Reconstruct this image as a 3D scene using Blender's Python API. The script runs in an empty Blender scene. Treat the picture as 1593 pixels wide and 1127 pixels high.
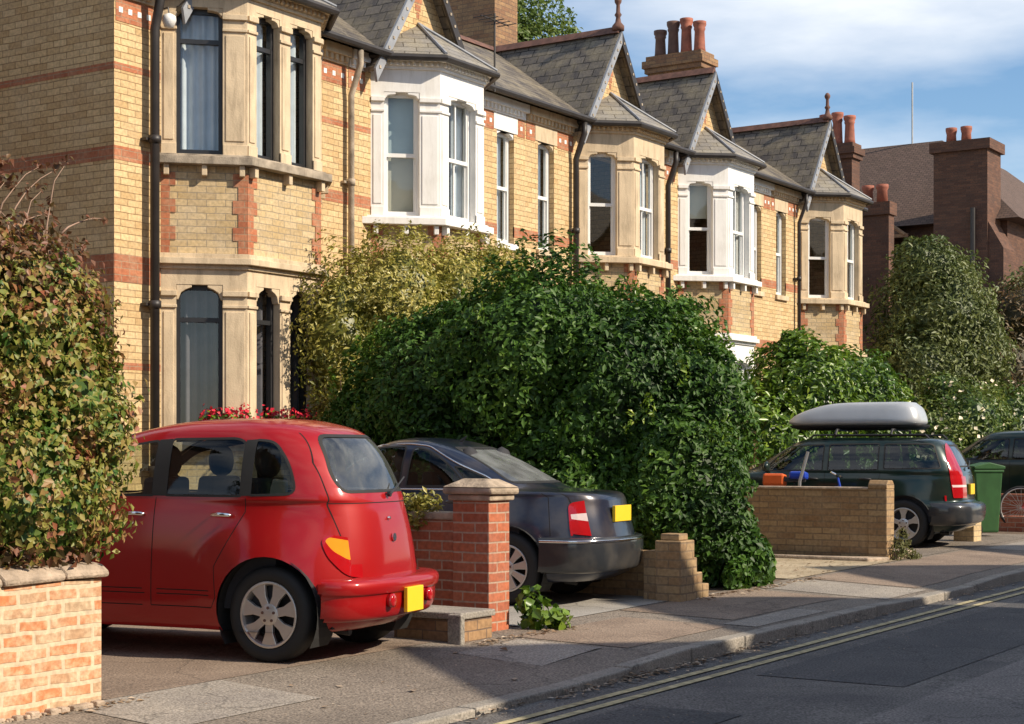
import bpy, bmesh, math, random
from mathutils import Vector, Matrix, noise
import numpy as np
R = math.radians
random.seed(7)
scene = bpy.context.scene
COL = scene.collection

# ---------------------------------------------------------------- camera
CH = 1.38
cam_d = bpy.data.cameras.new('camera'); cam = bpy.data.objects.new('camera', cam_d); COL.objects.link(cam)
cam.location = (0, 0, CH); cam.rotation_euler = (R(90), 0, R(33.4 - 90))
cam_d.sensor_width = 36; cam_d.lens = 36 * 2586 / 1593; cam_d.shift_y = (705 - 563.5) / 1593
cam_d.clip_start = 0.1; cam_d.clip_end = 2000
scene.camera = cam

# ---------------------------------------------------------------- sky and sun
SUN_AZ, SUN_EL = 11.0, 36.0          # azimuth from -Y towards +X
sd = Vector((math.sin(R(SUN_AZ)) * math.cos(R(SUN_EL)), -math.cos(R(SUN_AZ)) * math.cos(R(SUN_EL)), math.sin(R(SUN_EL))))
w = bpy.data.worlds.new('World'); scene.world = w; w.use_nodes = True
nt = w.node_tree; nt.nodes.clear()
out = nt.nodes.new('ShaderNodeOutputWorld'); bg = nt.nodes.new('ShaderNodeBackground')
sky = nt.nodes.new('ShaderNodeTexSky'); sky.sky_type = 'NISHITA'; sky.sun_disc = False
sky.sun_elevation = R(SUN_EL); sky.sun_rotation = math.atan2(sd.x, sd.y)
sky.air_density = 1.0; sky.dust_density = 0.3; sky.ozone_density = 2.5
tc = nt.nodes.new('ShaderNodeTexCoord'); mp = nt.nodes.new('ShaderNodeMapping')
mp.inputs['Rotation'].default_value = (0, 0, R(-25)); mp.inputs['Scale'].default_value = (1.3, 1.3, 5.0)
nz = nt.nodes.new('ShaderNodeTexNoise'); nz.inputs['Scale'].default_value = 2.1; nz.inputs['Detail'].default_value = 7; nz.inputs['Roughness'].default_value = .52
cr = nt.nodes.new('ShaderNodeValToRGB'); cr.color_ramp.elements[0].position = .40; cr.color_ramp.elements[1].position = .66
cr.color_ramp.elements[1].color = (.9, .9, .9, 1)
mx = nt.nodes.new('ShaderNodeMixRGB'); mx.inputs[2].default_value = (8.0, 8.3, 8.7, 1)
nt.links.new(tc.outputs['Generated'], mp.inputs[0]); nt.links.new(mp.outputs[0], nz.inputs['Vector'])
nt.links.new(nz.outputs['Fac'], cr.inputs[0]); nt.links.new(cr.outputs[0], mx.inputs[0])
hs = nt.nodes.new('ShaderNodeHueSaturation'); hs.inputs['Saturation'].default_value = 1.12; hs.inputs['Value'].default_value = 1.12; nt.links.new(sky.outputs[0], hs.inputs['Color']); nt.links.new(hs.outputs[0], mx.inputs[1]); nt.links.new(mx.outputs[0], bg.inputs[0])
bg.inputs[1].default_value = 0.105
nt.links.new(bg.outputs[0], out.inputs[0])
sl = bpy.data.lights.new('sun', 'SUN'); sl.energy = 5.0; sl.angle = R(.5); sl.color = (1, .88, .71)
so = bpy.data.objects.new('sun', sl); COL.objects.link(so); so.location = (0, 0, 30)
so.rotation_euler = (-sd).to_track_quat('-Z', 'Y').to_euler()
scene.view_settings.view_transform = 'Standard'; scene.view_settings.look = 'None'
scene.view_settings.exposure = 0.33; scene.view_settings.gamma = 1
scene.cycles.max_bounces = 8; scene.cycles.transparent_max_bounces = 12

# ---------------------------------------------------------------- materials
M = {}
def newmat(name):
    m = bpy.data.materials.new(name); m.use_nodes = True; M[name] = m
    n = m.node_tree.nodes; return m, n, m.node_tree.links, n['Principled BSDF']
def rgb(c): return (c[0], c[1], c[2], 1)
def plain(name, c, rough=.6, metal=0, var=.15, scale=6, bump=0, bscale=60, spec=.5, coat=0, coords='Object'):
    m, n, l, b = newmat(name)
    b.inputs['Roughness'].default_value = rough; b.inputs['Metallic'].default_value = metal
    b.inputs['Specular IOR Level'].default_value = spec
    if coat: b.inputs['Coat Weight'].default_value = coat; b.inputs['Coat Roughness'].default_value = .04
    t = n.new('ShaderNodeTexCoord'); nn = n.new('ShaderNodeTexNoise'); nn.inputs['Scale'].default_value = scale; nn.inputs['Detail'].default_value = 6
    l.new(t.outputs[coords], nn.inputs['Vector'])
    r = n.new('ShaderNodeValToRGB'); r.color_ramp.elements[0].position = .3; r.color_ramp.elements[1].position = .7
    r.color_ramp.elements[0].color = rgb([x * (1 - var) for x in c]); r.color_ramp.elements[1].color = rgb([min(1, x * (1 + var)) for x in c])
    l.new(nn.outputs['Fac'], r.inputs[0]); l.new(r.outputs[0], b.inputs['Base Color'])
    if bump:
        n2 = n.new('ShaderNodeTexNoise'); n2.inputs['Scale'].default_value = bscale; n2.inputs['Detail'].default_value = 4
        l.new(t.outputs[coords], n2.inputs['Vector'])
        bp = n.new('ShaderNodeBump'); bp.inputs['Strength'].default_value = bump; bp.inputs['Distance'].default_value = .01
        l.new(n2.outputs['Fac'], bp.inputs['Height']); l.new(bp.outputs[0], b.inputs['Normal'])
    return m
def grime(name, c, amt=.5, scale=1.0):
    m = M[name]; n = m.node_tree.nodes; l = m.node_tree.links; b = n['Principled BSDF']; src = b.inputs['Base Color'].links[0].from_socket
    t = n.new('ShaderNodeTexCoord'); mp_ = n.new('ShaderNodeMapping'); mp_.inputs['Scale'].default_value = (9*scale, 9*scale, 1.6*scale)
    nn = n.new('ShaderNodeTexNoise'); nn.inputs['Scale'].default_value = 1; nn.inputs['Detail'].default_value = 8; nn.inputs['Roughness'].default_value = .7
    l.new(t.outputs['Object'], mp_.inputs[0]); l.new(mp_.outputs[0], nn.inputs['Vector'])
    r = n.new('ShaderNodeValToRGB'); r.color_ramp.elements[0].position = .48; r.color_ramp.elements[1].position = .75
    r.color_ramp.elements[0].color = (0, 0, 0, 1); r.color_ramp.elements[1].color = (amt, amt, amt, 1); l.new(nn.outputs['Fac'], r.inputs[0])
    mx = n.new('ShaderNodeMixRGB'); mx.inputs[2].default_value = rgb(c); l.new(r.outputs[0], mx.inputs[0]); l.new(src, mx.inputs[1]); l.new(mx.outputs[0], b.inputs['Base Color'])
def brick(name, c1, c2, mortar, bw=.235, rh=.075, ms=.005, stain=(.5, .4, .3), stain_amt=.3, offset=.5, rough=.85, bump=.6, squash=1.0, sq_f=2, c3=None, bias=0, nscale=2.5, wob=.012):
    m, n, l, b = newmat(name)
    uv = n.new('ShaderNodeUVMap'); uv.uv_map = 'UVMap'
    wb_ = n.new('ShaderNodeTexNoise'); wb_.inputs['Scale'].default_value = 5; l.new(uv.outputs[0], wb_.inputs['Vector'])
    vm = n.new('ShaderNodeVectorMath'); vm.operation = 'MULTIPLY_ADD'; vm.inputs[1].default_value = (wob, wob, 0)
    l.new(wb_.outputs['Color'], vm.inputs[0]); l.new(uv.outputs[0], vm.inputs[2])
    bt = n.new('ShaderNodeTexBrick'); bt.offset = offset; bt.squash = squash; bt.squash_frequency = sq_f
    bt.inputs['Scale'].default_value = 1; bt.inputs['Mortar Size'].default_value = ms; bt.inputs['Mortar Smooth'].default_value = .15
    bt.inputs['Bias'].default_value = bias; bt.inputs['Brick Width'].default_value = bw; bt.inputs['Row Height'].default_value = rh
    bt.inputs['Color1'].default_value = rgb(c1); bt.inputs['Color2'].default_value = rgb(c2); bt.inputs['Mortar'].default_value = rgb(mortar)
    l.new(vm.outputs[0], bt.inputs['Vector'])
    nn = n.new('ShaderNodeTexNoise'); nn.inputs['Scale'].default_value = nscale; nn.inputs['Detail'].default_value = 8; nn.inputs['Roughness'].default_value = .7
    l.new(uv.outputs[0], nn.inputs['Vector'])
    r = n.new('ShaderNodeValToRGB'); r.color_ramp.elements[0].position = .42; r.color_ramp.elements[1].position = .72
    r.color_ramp.elements[0].color = (0, 0, 0, 1); r.color_ramp.elements[1].color = (stain_amt,) * 3 + (1,)
    l.new(nn.outputs['Fac'], r.inputs[0])
    mx = n.new('ShaderNodeMixRGB'); mx.inputs[2].default_value = rgb(stain); l.new(r.outputs[0], mx.inputs[0]); l.new(bt.outputs['Color'], mx.inputs[1])
    n3 = n.new('ShaderNodeTexNoise'); n3.inputs['Scale'].default_value = 28; n3.inputs['Detail'].default_value = 5; l.new(uv.outputs[0], n3.inputs['Vector'])
    mr = n.new('ShaderNodeMapRange'); mr.inputs[1].default_value = .3; mr.inputs[2].default_value = .7; mr.inputs[3].default_value = .8; mr.inputs[4].default_value = 1.18
    l.new(n3.outputs['Fac'], mr.inputs[0])
    mu = n.new('ShaderNodeMixRGB'); mu.blend_type = 'MULTIPLY'; mu.inputs[0].default_value = 1
    l.new(mx.outputs[0], mu.inputs[1]); l.new(mr.outputs[0], mu.inputs[2]); l.new(mu.outputs[0], b.inputs['Base Color'])
    inv = n.new('ShaderNodeMath'); inv.operation = 'SUBTRACT'; inv.inputs[0].default_value = 1; l.new(bt.outputs['Fac'], inv.inputs[1])
    ad = n.new('ShaderNodeMath'); ad.operation = 'MULTIPLY_ADD'; ad.inputs[1].default_value = .35; l.new(n3.outputs['Fac'], ad.inputs[0]); l.new(inv.outputs[0], ad.inputs[2])
    bp = n.new('ShaderNodeBump'); bp.inputs['Strength'].default_value = bump; bp.inputs['Distance'].default_value = .008
    l.new(ad.outputs[0], bp.inputs['Height']); l.new(bp.outputs[0], b.inputs['Normal'])
    b.inputs['Roughness'].default_value = rough; b.inputs['Specular IOR Level'].default_value = .3
    return m
brick('yellow_brick', (.67, .49, .26), (.50, .33, .155), (.27, .17, .08), stain=(.52, .40, .25), stain_amt=.5, bw=.21)
brick('pale_brick', (.60, .45, .25), (.44, .31, .15), (.30, .24, .16), stain=(.42, .35, .26), stain_amt=.6, bw=.21)
brick('red_band_brick', (.46, .16, .075), (.33, .11, .055), (.33, .22, .14), stain=(.42, .26, .16), stain_amt=.75, nscale=5)
brick('red_brick', (.46, .14, .065), (.31, .085, .045), (.42, .30, .22), stain=(.34, .2, .15), stain_amt=.5, ms=.007)
brick('old_orange_brick', (.60, .215, .085), (.44, .30, .18), (.60, .47, .32), stain=(.64, .50, .33), stain_amt=1.0, ms=.013, bw=.205, nscale=7, wob=.035)
brick('brown_brick', (.40, .27, .14), (.27, .16, .08), (.22, .15, .09), stain=(.33, .25, .16), stain_amt=.6, ms=.008)
brick('dark_brown_brick', (.16, .078, .048), (.10, .05, .034), (.10, .065, .05), stain=(.07, .05, .04), stain_amt=.5)
brick('chimney_brick', (.36, .22, .11), (.25, .13, .07), (.16, .11, .08), stain=(.12, .08, .06), stain_amt=.7)
brick('slate', (.16, .138, .115), (.08, .07, .064), (.025, .022, .02), bw=.27, rh=.165, ms=.010, wob=.035, stain=(.30, .25, .16), stain_amt=.8, rough=.6, bump=1.0)
brick('light_slate', (.26, .24, .21), (.18, .165, .15), (.05, .045, .04), bw=.32, rh=.16, ms=.007, stain=(.33, .28, .18), stain_amt=.6, rough=.55, bump=1.0)
brick('clay_tile', (.14, .09, .07), (.10, .065, .05), (.04, .03, .025), bw=.18, rh=.12, ms=.008, stain=(.1, .07, .05), stain_amt=.5, rough=.8, bump=1.0)
plain('stone', (.60, .47, .31), .8, var=.14, scale=3, bump=.3)
plain('grey_stone', (.34, .28, .21), .85, var=.45, scale=6, bump=.5)
plain('cap_stone', (.37, .29, .21), .9, var=.4, scale=9, bump=1, bscale=40)
plain('coping', (.40, .31, .23), .9, var=.35, scale=12, bump=1, bscale=50)
plain('white_paint', (.80, .78, .74), .5, var=.05, scale=5, bump=.12)
grime('stone', (.22, .16, .10), .75); grime('grey_stone', (.10, .08, .06), .7); grime('white_paint', (.45, .40, .32), .45)
plain('white_frame', (.78, .77, .74), .4, var=.03)
plain('black_frame', (.02, .02, .022), .4)
plain('black_iron', (.025, .02, .018), .5, var=.3)
plain('grey_lead', (.25, .26, .28), .5, var=.2)
plain('ridge_tile', (.14, .065, .045), .8, var=.4, scale=8)
plain('terracotta', (.30, .095, .055), .75, var=.3, scale=7)
plain('dark_pot', (.13, .07, .05), .8, var=.3)
plain('curtain_grey', (.36, .36, .38), .9, var=.1)
plain('curtain_dark', (.12, .11, .125), .9, var=.2)
plain('lace', (.62, .66, .70), .9, var=.08)
plain('blind_beige', (.55, .52, .42), .9, var=.04)
plain('blind_blue', (.42, .50, .52), .9, var=.05)
plain('room_wall', (.16, .15, .13), .9)
plain('rubber', (.018, .018, .018), .75, var=.2)
plain('plastic_black', (.02, .02, .022), .5)
plain('alloy', (.62, .60, .57), .35, metal=.7, var=.06)
plain('chrome', (.8, .8, .8), .15, metal=1, var=.02)
plain('plate_yellow', (.85, .55, .02), .45, var=.02)
plain('lamp_red', (.40, .006, .01), .12, coat=1, var=.1)
plain('lamp_orange', (.85, .30, .02), .12, coat=1, var=.1)
plain('lamp_clear', (.75, .6, .58), .12, coat=1, var=.1)
plain('gap_shade', (.006, .004, .004), .9)  # near-black flush strips paint the shade of the panel gaps
plain('seat_cloth', (.03, .03, .035), .85, var=.2)
plain('bin_green', (.03, .10, .028), .5, var=.15)
plain('box_silver', (.46, .48, .50), .33, metal=.25, var=.04)
plain('bark', (.12, .08, .05), .9, var=.4, scale=20, bump=1)
plain('twig', (.34, .22, .16), .85, var=.2)
plain('flower_red', (.65, .015, .04), .6, var=.2)
plain('flower_cream', (.80, .68, .48), .6, var=.1)
plain('blue_paint', (.02, .06, .42), .3, var=.05)
plain('orange_paint', (.7, .12, .02), .4, var=.05)
plain('grey_metal', (.35, .35, .35), .4, metal=.6)
plain('dead_leaf', (.42, .30, .20), .8, var=.5, scale=30)
plain('soil', (.13, .09, .06), .95, var=.4, scale=8, bump=1)
def paint(name, c, dirt, flake=.25, rough=.28, dirt_amt=.5):
    m, n, l, b = newmat(name)
    b.inputs['Metallic'].default_value = flake; b.inputs['Roughness'].default_value = rough
    b.inputs['Specular IOR Level'].default_value = .25; b.inputs['Coat Weight'].default_value = .8; b.inputs['Coat Roughness'].default_value = .035
    t = n.new('ShaderNodeTexCoord'); nn = n.new('ShaderNodeTexNoise'); nn.inputs['Scale'].default_value = 3; nn.inputs['Detail'].default_value = 8
    l.new(t.outputs['Object'], nn.inputs['Vector'])
    r = n.new('ShaderNodeValToRGB'); r.color_ramp.elements[0].position = .45; r.color_ramp.elements[1].position = .8
    r.color_ramp.elements[0].color = rgb(c); r.color_ramp.elements[1].color = rgb([a * (1 - dirt_amt) + d * dirt_amt for a, d in zip(c, dirt)])
    l.new(nn.outputs['Fac'], r.inputs[0])
    g = n.new('ShaderNodeNewGeometry'); mx = n.new('ShaderNodeMixRGB'); mx.inputs[2].default_value = (.05, .05, .05, 1)
    l.new(g.outputs['Backfacing'], mx.inputs[0]); l.new(r.outputs[0], mx.inputs[1]); l.new(mx.outputs[0], b.inputs['Base Color'])
    r2 = n.new('ShaderNodeMapRange'); r2.inputs[3].default_value = .03; r2.inputs[4].default_value = .16
    l.new(nn.outputs['Fac'], r2.inputs[0]); l.new(r2.outputs[0], b.inputs['Coat Roughness'])
    return m
paint('paint_red', (.33, .002, .003), (.3, .04, .03), flake=.1, rough=.5, dirt_amt=.06)
paint('paint_navy', (.018, .024, .045), (.22, .17, .12), flake=.3, dirt_amt=.4)
paint('paint_green', (.006, .022, .018), (.12, .1, .07), flake=.2, dirt_amt=.25)
paint('paint_grey_bumper', (.028, .031, .036), (.22, .19, .15), flake=.2, rough=.4, dirt_amt=.35)
def glass(name, tint=(.55, .62, .6), f0=.08, dust_sheen=0):
    m, n, l, b = newmat(name); n.remove(b)
    o = [x for x in n if x.type == 'OUTPUT_MATERIAL'][0]
    tr = n.new('ShaderNodeBsdfTransparent'); tr.inputs[0].default_value = rgb(tint)
    gl = n.new('ShaderNodeBsdfGlossy'); gl.inputs['Roughness'].default_value = .02
    t = n.new('ShaderNodeTexCoord'); nn = n.new('ShaderNodeTexNoise'); nn.inputs['Scale'].default_value = 1.3; l.new(t.outputs['Object'], nn.inputs['Vector'])
    bp = n.new('ShaderNodeBump'); bp.inputs['Strength'].default_value = .12; bp.inputs['Distance'].default_value = .02; l.new(nn.outputs['Fac'], bp.inputs['Height']); l.new(bp.outputs[0], gl.inputs['Normal'])
    ge = n.new('ShaderNodeNewGeometry'); dp = n.new('ShaderNodeVectorMath'); dp.operation = 'DOT_PRODUCT'
    l.new(ge.outputs['Incoming'], dp.inputs[0]); l.new(ge.outputs['Normal'], dp.inputs[1])
    ab = n.new('ShaderNodeMath'); ab.operation = 'ABSOLUTE'; l.new(dp.outputs['Value'], ab.inputs[0])
    om = n.new('ShaderNodeMath'); om.operation = 'SUBTRACT'; om.inputs[0].default_value = 1; l.new(ab.outputs[0], om.inputs[1])
    pw = n.new('ShaderNodeMath'); pw.operation = 'POWER'; pw.inputs[1].default_value = 4; l.new(om.outputs[0], pw.inputs[0])
    fr = n.new('ShaderNodeMath'); fr.operation = 'MULTIPLY_ADD'; fr.inputs[1].default_value = .9; fr.inputs[2].default_value = f0; l.new(pw.outputs[0], fr.inputs[0])
    ms = n.new('ShaderNodeMixShader'); l.new(fr.outputs[0], ms.inputs[0]); l.new(tr.outputs[0], ms.inputs[1]); l.new(gl.outputs[0], ms.inputs[2])
    if dust_sheen:  # grey film: some dust, plus sky reflection painted as pale diffuse colour
        df = n.new('ShaderNodeBsdfDiffuse'); df.inputs[0].default_value = (.42, .44, .44, 1); m2 = n.new('ShaderNodeMixShader')
        n5 = n.new('ShaderNodeTexNoise'); n5.inputs['Scale'].default_value = 5; n5.inputs['Detail'].default_value = 6; l.new(t.outputs['Object'], n5.inputs['Vector'])
        m5 = n.new('ShaderNodeMapRange'); m5.inputs[1].default_value = .3; m5.inputs[2].default_value = .7; m5.inputs[3].default_value = dust_sheen*.5; m5.inputs[4].default_value = dust_sheen*1.4; l.new(n5.outputs['Fac'], m5.inputs[0])
        l.new(m5.outputs[0], m2.inputs[0]); l.new(ms.outputs[0], m2.inputs[1]); l.new(df.outputs[0], m2.inputs[2]); ms = m2
    l.new(ms.outputs[0], o.inputs[0]); return m
glass('house_glass', (.90, .93, .92)); glass('car_glass', (.78, .82, .76), f0=.045); glass('dark_glass', (.22, .27, .28)); glass('tinted_glass', (.45, .52, .52), f0=.07); glass('rear_glass', (.36, .46, .48), f0=.14, dust_sheen=.10); glass('dust_sheen_glass', (.20, .24, .24), f0=.14, dust_sheen=.26)
def leafmat(name, cols, rough=.45, trans=.25, spec=.5):
    m, n, l, b = newmat(name)
    o = [x for x in n if x.type == 'OUTPUT_MATERIAL'][0]
    a = n.new('ShaderNodeAttribute'); a.attribute_name = 'tint'
    r = n.new('ShaderNodeValToRGB'); r.color_ramp.interpolation = 'LINEAR'
    while len(r.color_ramp.elements) < len(cols): r.color_ramp.elements.new(.5)
    for i, c in enumerate(cols):
        r.color_ramp.elements[i].position = i / (len(cols) - 1); r.color_ramp.elements[i].color = rgb(c)
    l.new(a.outputs['Fac'], r.inputs[0]); l.new(r.outputs[0], b.inputs['Base Color'])
    b.inputs['Roughness'].default_value = rough; b.inputs['Specular IOR Level'].default_value = spec
    tr = n.new('ShaderNodeBsdfTranslucent'); l.new(r.outputs[0], tr.inputs[0])
    ms = n.new('ShaderNodeMixShader'); ms.inputs[0].default_value = trans
    l.new(b.outputs[0], ms.inputs[1]); l.new(tr.outputs[0], ms.inputs[2]); l.new(ms.outputs[0], o.inputs[0]); return m
leafmat('leaf_laurel', [(.014, .04, .007), (.04, .10, .012), (.075, .16, .018), (.15, .25, .03)], rough=.5, spec=.35)
leafmat('leaf_creeper', [(.03, .09, .012), (.08, .16, .02), (.19, .22, .035), (.32, .29, .06), (.36, .22, .08), (.32, .10, .05), (.26, .24, .05)], rough=.5, trans=.3)
leafmat('leaf_creeper_top', [(.06, .06, .015), (.14, .07, .03), (.22, .08, .04), (.12, .12, .03), (.26, .06, .05)], rough=.5, trans=.3)
leafmat('leaf_golden', [(.10, .12, .015), (.27, .25, .04), (.48, .41, .10), (.62, .55, .20)], rough=.4, trans=.3)
leafmat('leaf_bright', [(.028, .07, .008), (.075, .15, .013), (.16, .26, .022), (.33, .39, .06)], rough=.35)
leafmat('leaf_rose', [(.03, .07, .012), (.08, .14, .02), (.17, .22, .04), (.28, .30, .08)], rough=.45)
leafmat('leaf_olive', [(.06, .09, .02), (.13, .16, .04), (.22, .24, .07)], rough=.5)
leafmat('leaf_brown', [(.05, .05, .015), (.12, .08, .025), (.20, .10, .03)], rough=.5)
leafmat('leaf_tree', [(.06, .11, .015), (.12, .18, .03), (.2, .24, .05)], rough=.5, trans=.4)
leafmat('leaf_grass', [(.06, .08, .02), (.14, .15, .04), (.25, .2, .09)], rough=.6)
leafmat('leaf_dead', [(.18, .10, .05), (.34, .24, .15), (.52, .42, .32)], rough=.7, trans=.1)

def asphalt(name, c, c2, patch_scale=.6, speck=.5, bump=.8):
    m, n, l, b = newmat(name)
    t = n.new('ShaderNodeTexCoord')
    n1 = n.new('ShaderNodeTexNoise'); n1.inputs['Scale'].default_value = patch_scale; n1.inputs['Detail'].default_value = 9; n1.inputs['Roughness'].default_value = .65
    l.new(t.outputs['Object'], n1.inputs['Vector'])
    r = n.new('ShaderNodeValToRGB'); r.color_ramp.elements[0].position = .36; r.color_ramp.elements[1].position = .66
    r.color_ramp.elements[0].color = rgb(c); r.color_ramp.elements[1].color = rgb(c2); l.new(n1.outputs['Fac'], r.inputs[0])
    n2 = n.new('ShaderNodeTexNoise'); n2.inputs['Scale'].default_value = 70; n2.inputs['Detail'].default_value = 3; l.new(t.outputs['Object'], n2.inputs['Vector'])
    mr = n.new('ShaderNodeMapRange'); mr.inputs[1].default_value = .3; mr.inputs[2].default_value = .7; mr.inputs[3].default_value = 1 - speck; mr.inputs[4].default_value = 1 + speck
    l.new(n2.outputs['Fac'], mr.inputs[0])
    mu = n.new('ShaderNodeMixRGB'); mu.blend_type = 'MULTIPLY'; mu.inputs[0].default_value = 1; l.new(r.outputs[0], mu.inputs[1]); l.new(mr.outputs[0], mu.inputs[2])
    vo = n.new('ShaderNodeTexVoronoi'); vo.feature = 'DISTANCE_TO_EDGE'; vo.inputs['Scale'].default_value = .55
    wb = n.new('ShaderNodeVectorMath'); wb.operation = 'MULTIPLY_ADD'; wb.inputs[1].default_value = (.7, .7, .7); l.new(n1.outputs['Color'], wb.inputs[0]); l.new(t.outputs['Object'], wb.inputs[2]); l.new(wb.outputs[0], vo.inputs['Vector'])
    cm = n.new('ShaderNodeMapRange'); cm.inputs[1].default_value = 0; cm.inputs[2].default_value = .008; cm.inputs[3].default_value = .55; cm.inputs[4].default_value = 1; l.new(vo.outputs['Distance'], cm.inputs[0])
    m2 = n.new('ShaderNodeMixRGB'); m2.blend_type = 'MULTIPLY'; m2.inputs[0].default_value = 1; l.new(mu.outputs[0], m2.inputs[1]); l.new(cm.outputs[0], m2.inputs[2])
    l.new(m2.outputs[0], b.inputs['Base Color']); b.inputs['Roughness'].default_value = .85
    bp = n.new('ShaderNodeBump'); bp.inputs['Strength'].default_value = bump; bp.inputs['Distance'].default_value = .006; l.new(n2.outputs['Fac'], bp.inputs['Height']); l.new(bp.outputs[0], b.inputs['Normal'])
    return m
asphalt('asphalt', (.075, .07, .068), (.15, .138, .125), 1.1, speck=.75, bump=1)
asphalt('asphalt_dark', (.05, .05, .052), (.085, .08, .078), 1.3, speck=.75, bump=1)
asphalt('asphalt_light', (.125, .115, .108), (.19, .172, .158), 1.0, speck=.7, bump=1)
asphalt('tarmac_red', (.18, .13, .095), (.28, .21, .155), 1.2)
asphalt('tarmac_grey', (.155, .127, .10), (.235, .195, .155), 1.0, speck=.65)
asphalt('tarmac_pale', (.24, .21, .18), (.33, .29, .24), 1.5)
asphalt('concrete', (.27, .25, .22), (.38, .35, .31), 1.0, speck=.2)
asphalt('earth_pale', (.32, .25, .16), (.46, .38, .26), 2.2, speck=.3)
asphalt('kerb_stone', (.22, .20, .17), (.34, .30, .25), 2.0, speck=.35)
plain('line_yellow', (.40, .34, .19), .85, var=.5, scale=14, bump=.3)
plain('line_white', (.5, .5, .48), .8, var=.4, scale=14)

# ---------------------------------------------------------------- helpers
class MB:
    def __init__(s): s.v = []; s.f = []; s.mi = []; s.cur = 0
    def add(s, vs, fs):
        o = len(s.v); s.v += [tuple(p) for p in vs]
        for f in fs: s.f.append([i + o for i in f]); s.mi.append(s.cur)
    def box(s, x0, y0, z0, x1, y1, z1):
        s.add([(x0,y0,z0),(x1,y0,z0),(x1,y1,z0),(x0,y1,z0),(x0,y0,z1),(x1,y0,z1),(x1,y1,z1),(x0,y1,z1)],
              [(3,2,1,0),(4,5,6,7),(0,1,5,4),(1,2,6,5),(2,3,7,6),(3,0,4,7)])
    def prism(s, pts, ext):          # polygon (list of 3D) extruded by vector
        n = len(pts); e = Vector(ext); a = [Vector(p) for p in pts]
        nn = Vector((0,0,0))
        for i in range(n): nn += a[i].cross(a[(i+1) % n])
        if nn.dot(e) > 0: a = a[::-1]
        s.add(a + [p + e for p in a], [list(range(n)), list(range(2*n-1, n-1, -1))] + [[i, i+n, (i+1)%n+n, (i+1)%n][::1] for i in range(n)])
    def quad(s, *p): s.add(p, [list(range(len(p)))])
    def tube(s, pts, r, n=8, cap=True):
        pts = [Vector(p) for p in pts]; rr = r if isinstance(r, (list, tuple)) else [r]*len(pts)
        base = len(s.v); up = Vector((0,0,1)); vs = []; fs = []
        prev = None
        for i, p in enumerate(pts):
            d = (pts[min(i+1, len(pts)-1)] - pts[max(i-1, 0)]).normalized()
            if prev is None:
                a = d.cross(up); a = a if a.length > .05 else d.cross(Vector((1,0,0)))
            else: a = prev - d * prev.dot(d)
            a.normalize(); prev = a; b = d.cross(a)
            for k in range(n):
                t = 2*math.pi*k/n; vs.append(p + (a*math.cos(t) + b*math.sin(t))*rr[i])
        for i in range(len(pts)-1):
            for k in range(n): fs.append([i*n+k, i*n+(k+1)%n, (i+1)*n+(k+1)%n, (i+1)*n+k])
        if cap: fs.append(list(range(n))[::-1]); fs.append([(len(pts)-1)*n+k for k in range(n)])
        s.add(vs, fs)
    def lathe(s, prof, c, axis='z', n=16):   # prof list of (r, h)
        vs = []; fs = []
        for r, h in prof:
            for k in range(n):
                t = 2*math.pi*k/n; a, b = r*math.cos(t), r*math.sin(t)
                vs.append({'z': (c[0]+a, c[1]+b, c[2]+h), 'y': (c[0]+a, c[1]+h, c[2]+b), 'x': (c[0]+h, c[1]+a, c[2]+b)}[axis])
        for i in range(len(prof)-1):
            for k in range(n): fs.append([i*n+k, i*n+(k+1)%n, (i+1)*n+(k+1)%n, (i+1)*n+k])
        fs.append(list(range(n))[::-1]); fs.append([(len(prof)-1)*n+k for k in range(n)])
        s.add(vs, fs)
    def build(s, name, mats, parent=None, smooth=False, bevel=0, loc=None, fix=True):
        if not isinstance(mats, (list, tuple)): mats = [mats]
        me = bpy.data.meshes.new(name); me.from_pydata(s.v, [], s.f)
        for m in mats: me.materials.append(M[m])
        for p, i in zip(me.polygons, s.mi): p.material_index = min(i, len(mats)-1)
        if fix:
            bm = bmesh.new(); bm.from_mesh(me); bmesh.ops.recalc_face_normals(bm, faces=bm.faces); bm.to_mesh(me); bm.free()
        uvs(me)
        if smooth:
            for p in me.polygons: p.use_smooth = True
        o = bpy.data.objects.new(name, me); COL.objects.link(o)
        if parent is not None: o.parent = parent
        if loc: o.location = loc
        if bevel:
            b = o.modifiers.new('b', 'BEVEL'); b.width = bevel; b.segments = 2; b.limit_method = 'ANGLE'
        return o
def uvs(me):
    ul = me.uv_layers.new(name='UVMap') if not me.uv_layers else me.uv_layers[0]
    for p in me.polygons:
        n = p.normal
        h = math.hypot(n.x, n.y)
        if h < .05: T = Vector((1,0,0)); B = Vector((0,1,0))
        else:
            T = Vector((-n.y/h, n.x/h, 0)); B = n.cross(T)
        for li in p.loop_indices:
            co = me.vertices[me.loops[li].vertex_index].co
            ul.data[li].uv = (co.dot(T), co.dot(B))
def tag(o, label=None, cat=None, group=None, kind=None):
    if label: o['label'] = label
    if cat: o['category'] = cat
    if group: o['group'] = group
    if kind: o['kind'] = kind
    return o
def empty(name, loc, rz=0):
    o = bpy.data.objects.new(name, None); COL.objects.link(o); o.location = loc; o.rotation_euler = (0,0,rz); o.empty_display_size = .3
    return o
def copy_tree(o, parent=None):
    c = o.copy(); COL.objects.link(c); c.parent = parent
    for ch in [x for x in bpy.data.objects if x.parent == o]: copy_tree(ch, c)
    return c
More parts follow.
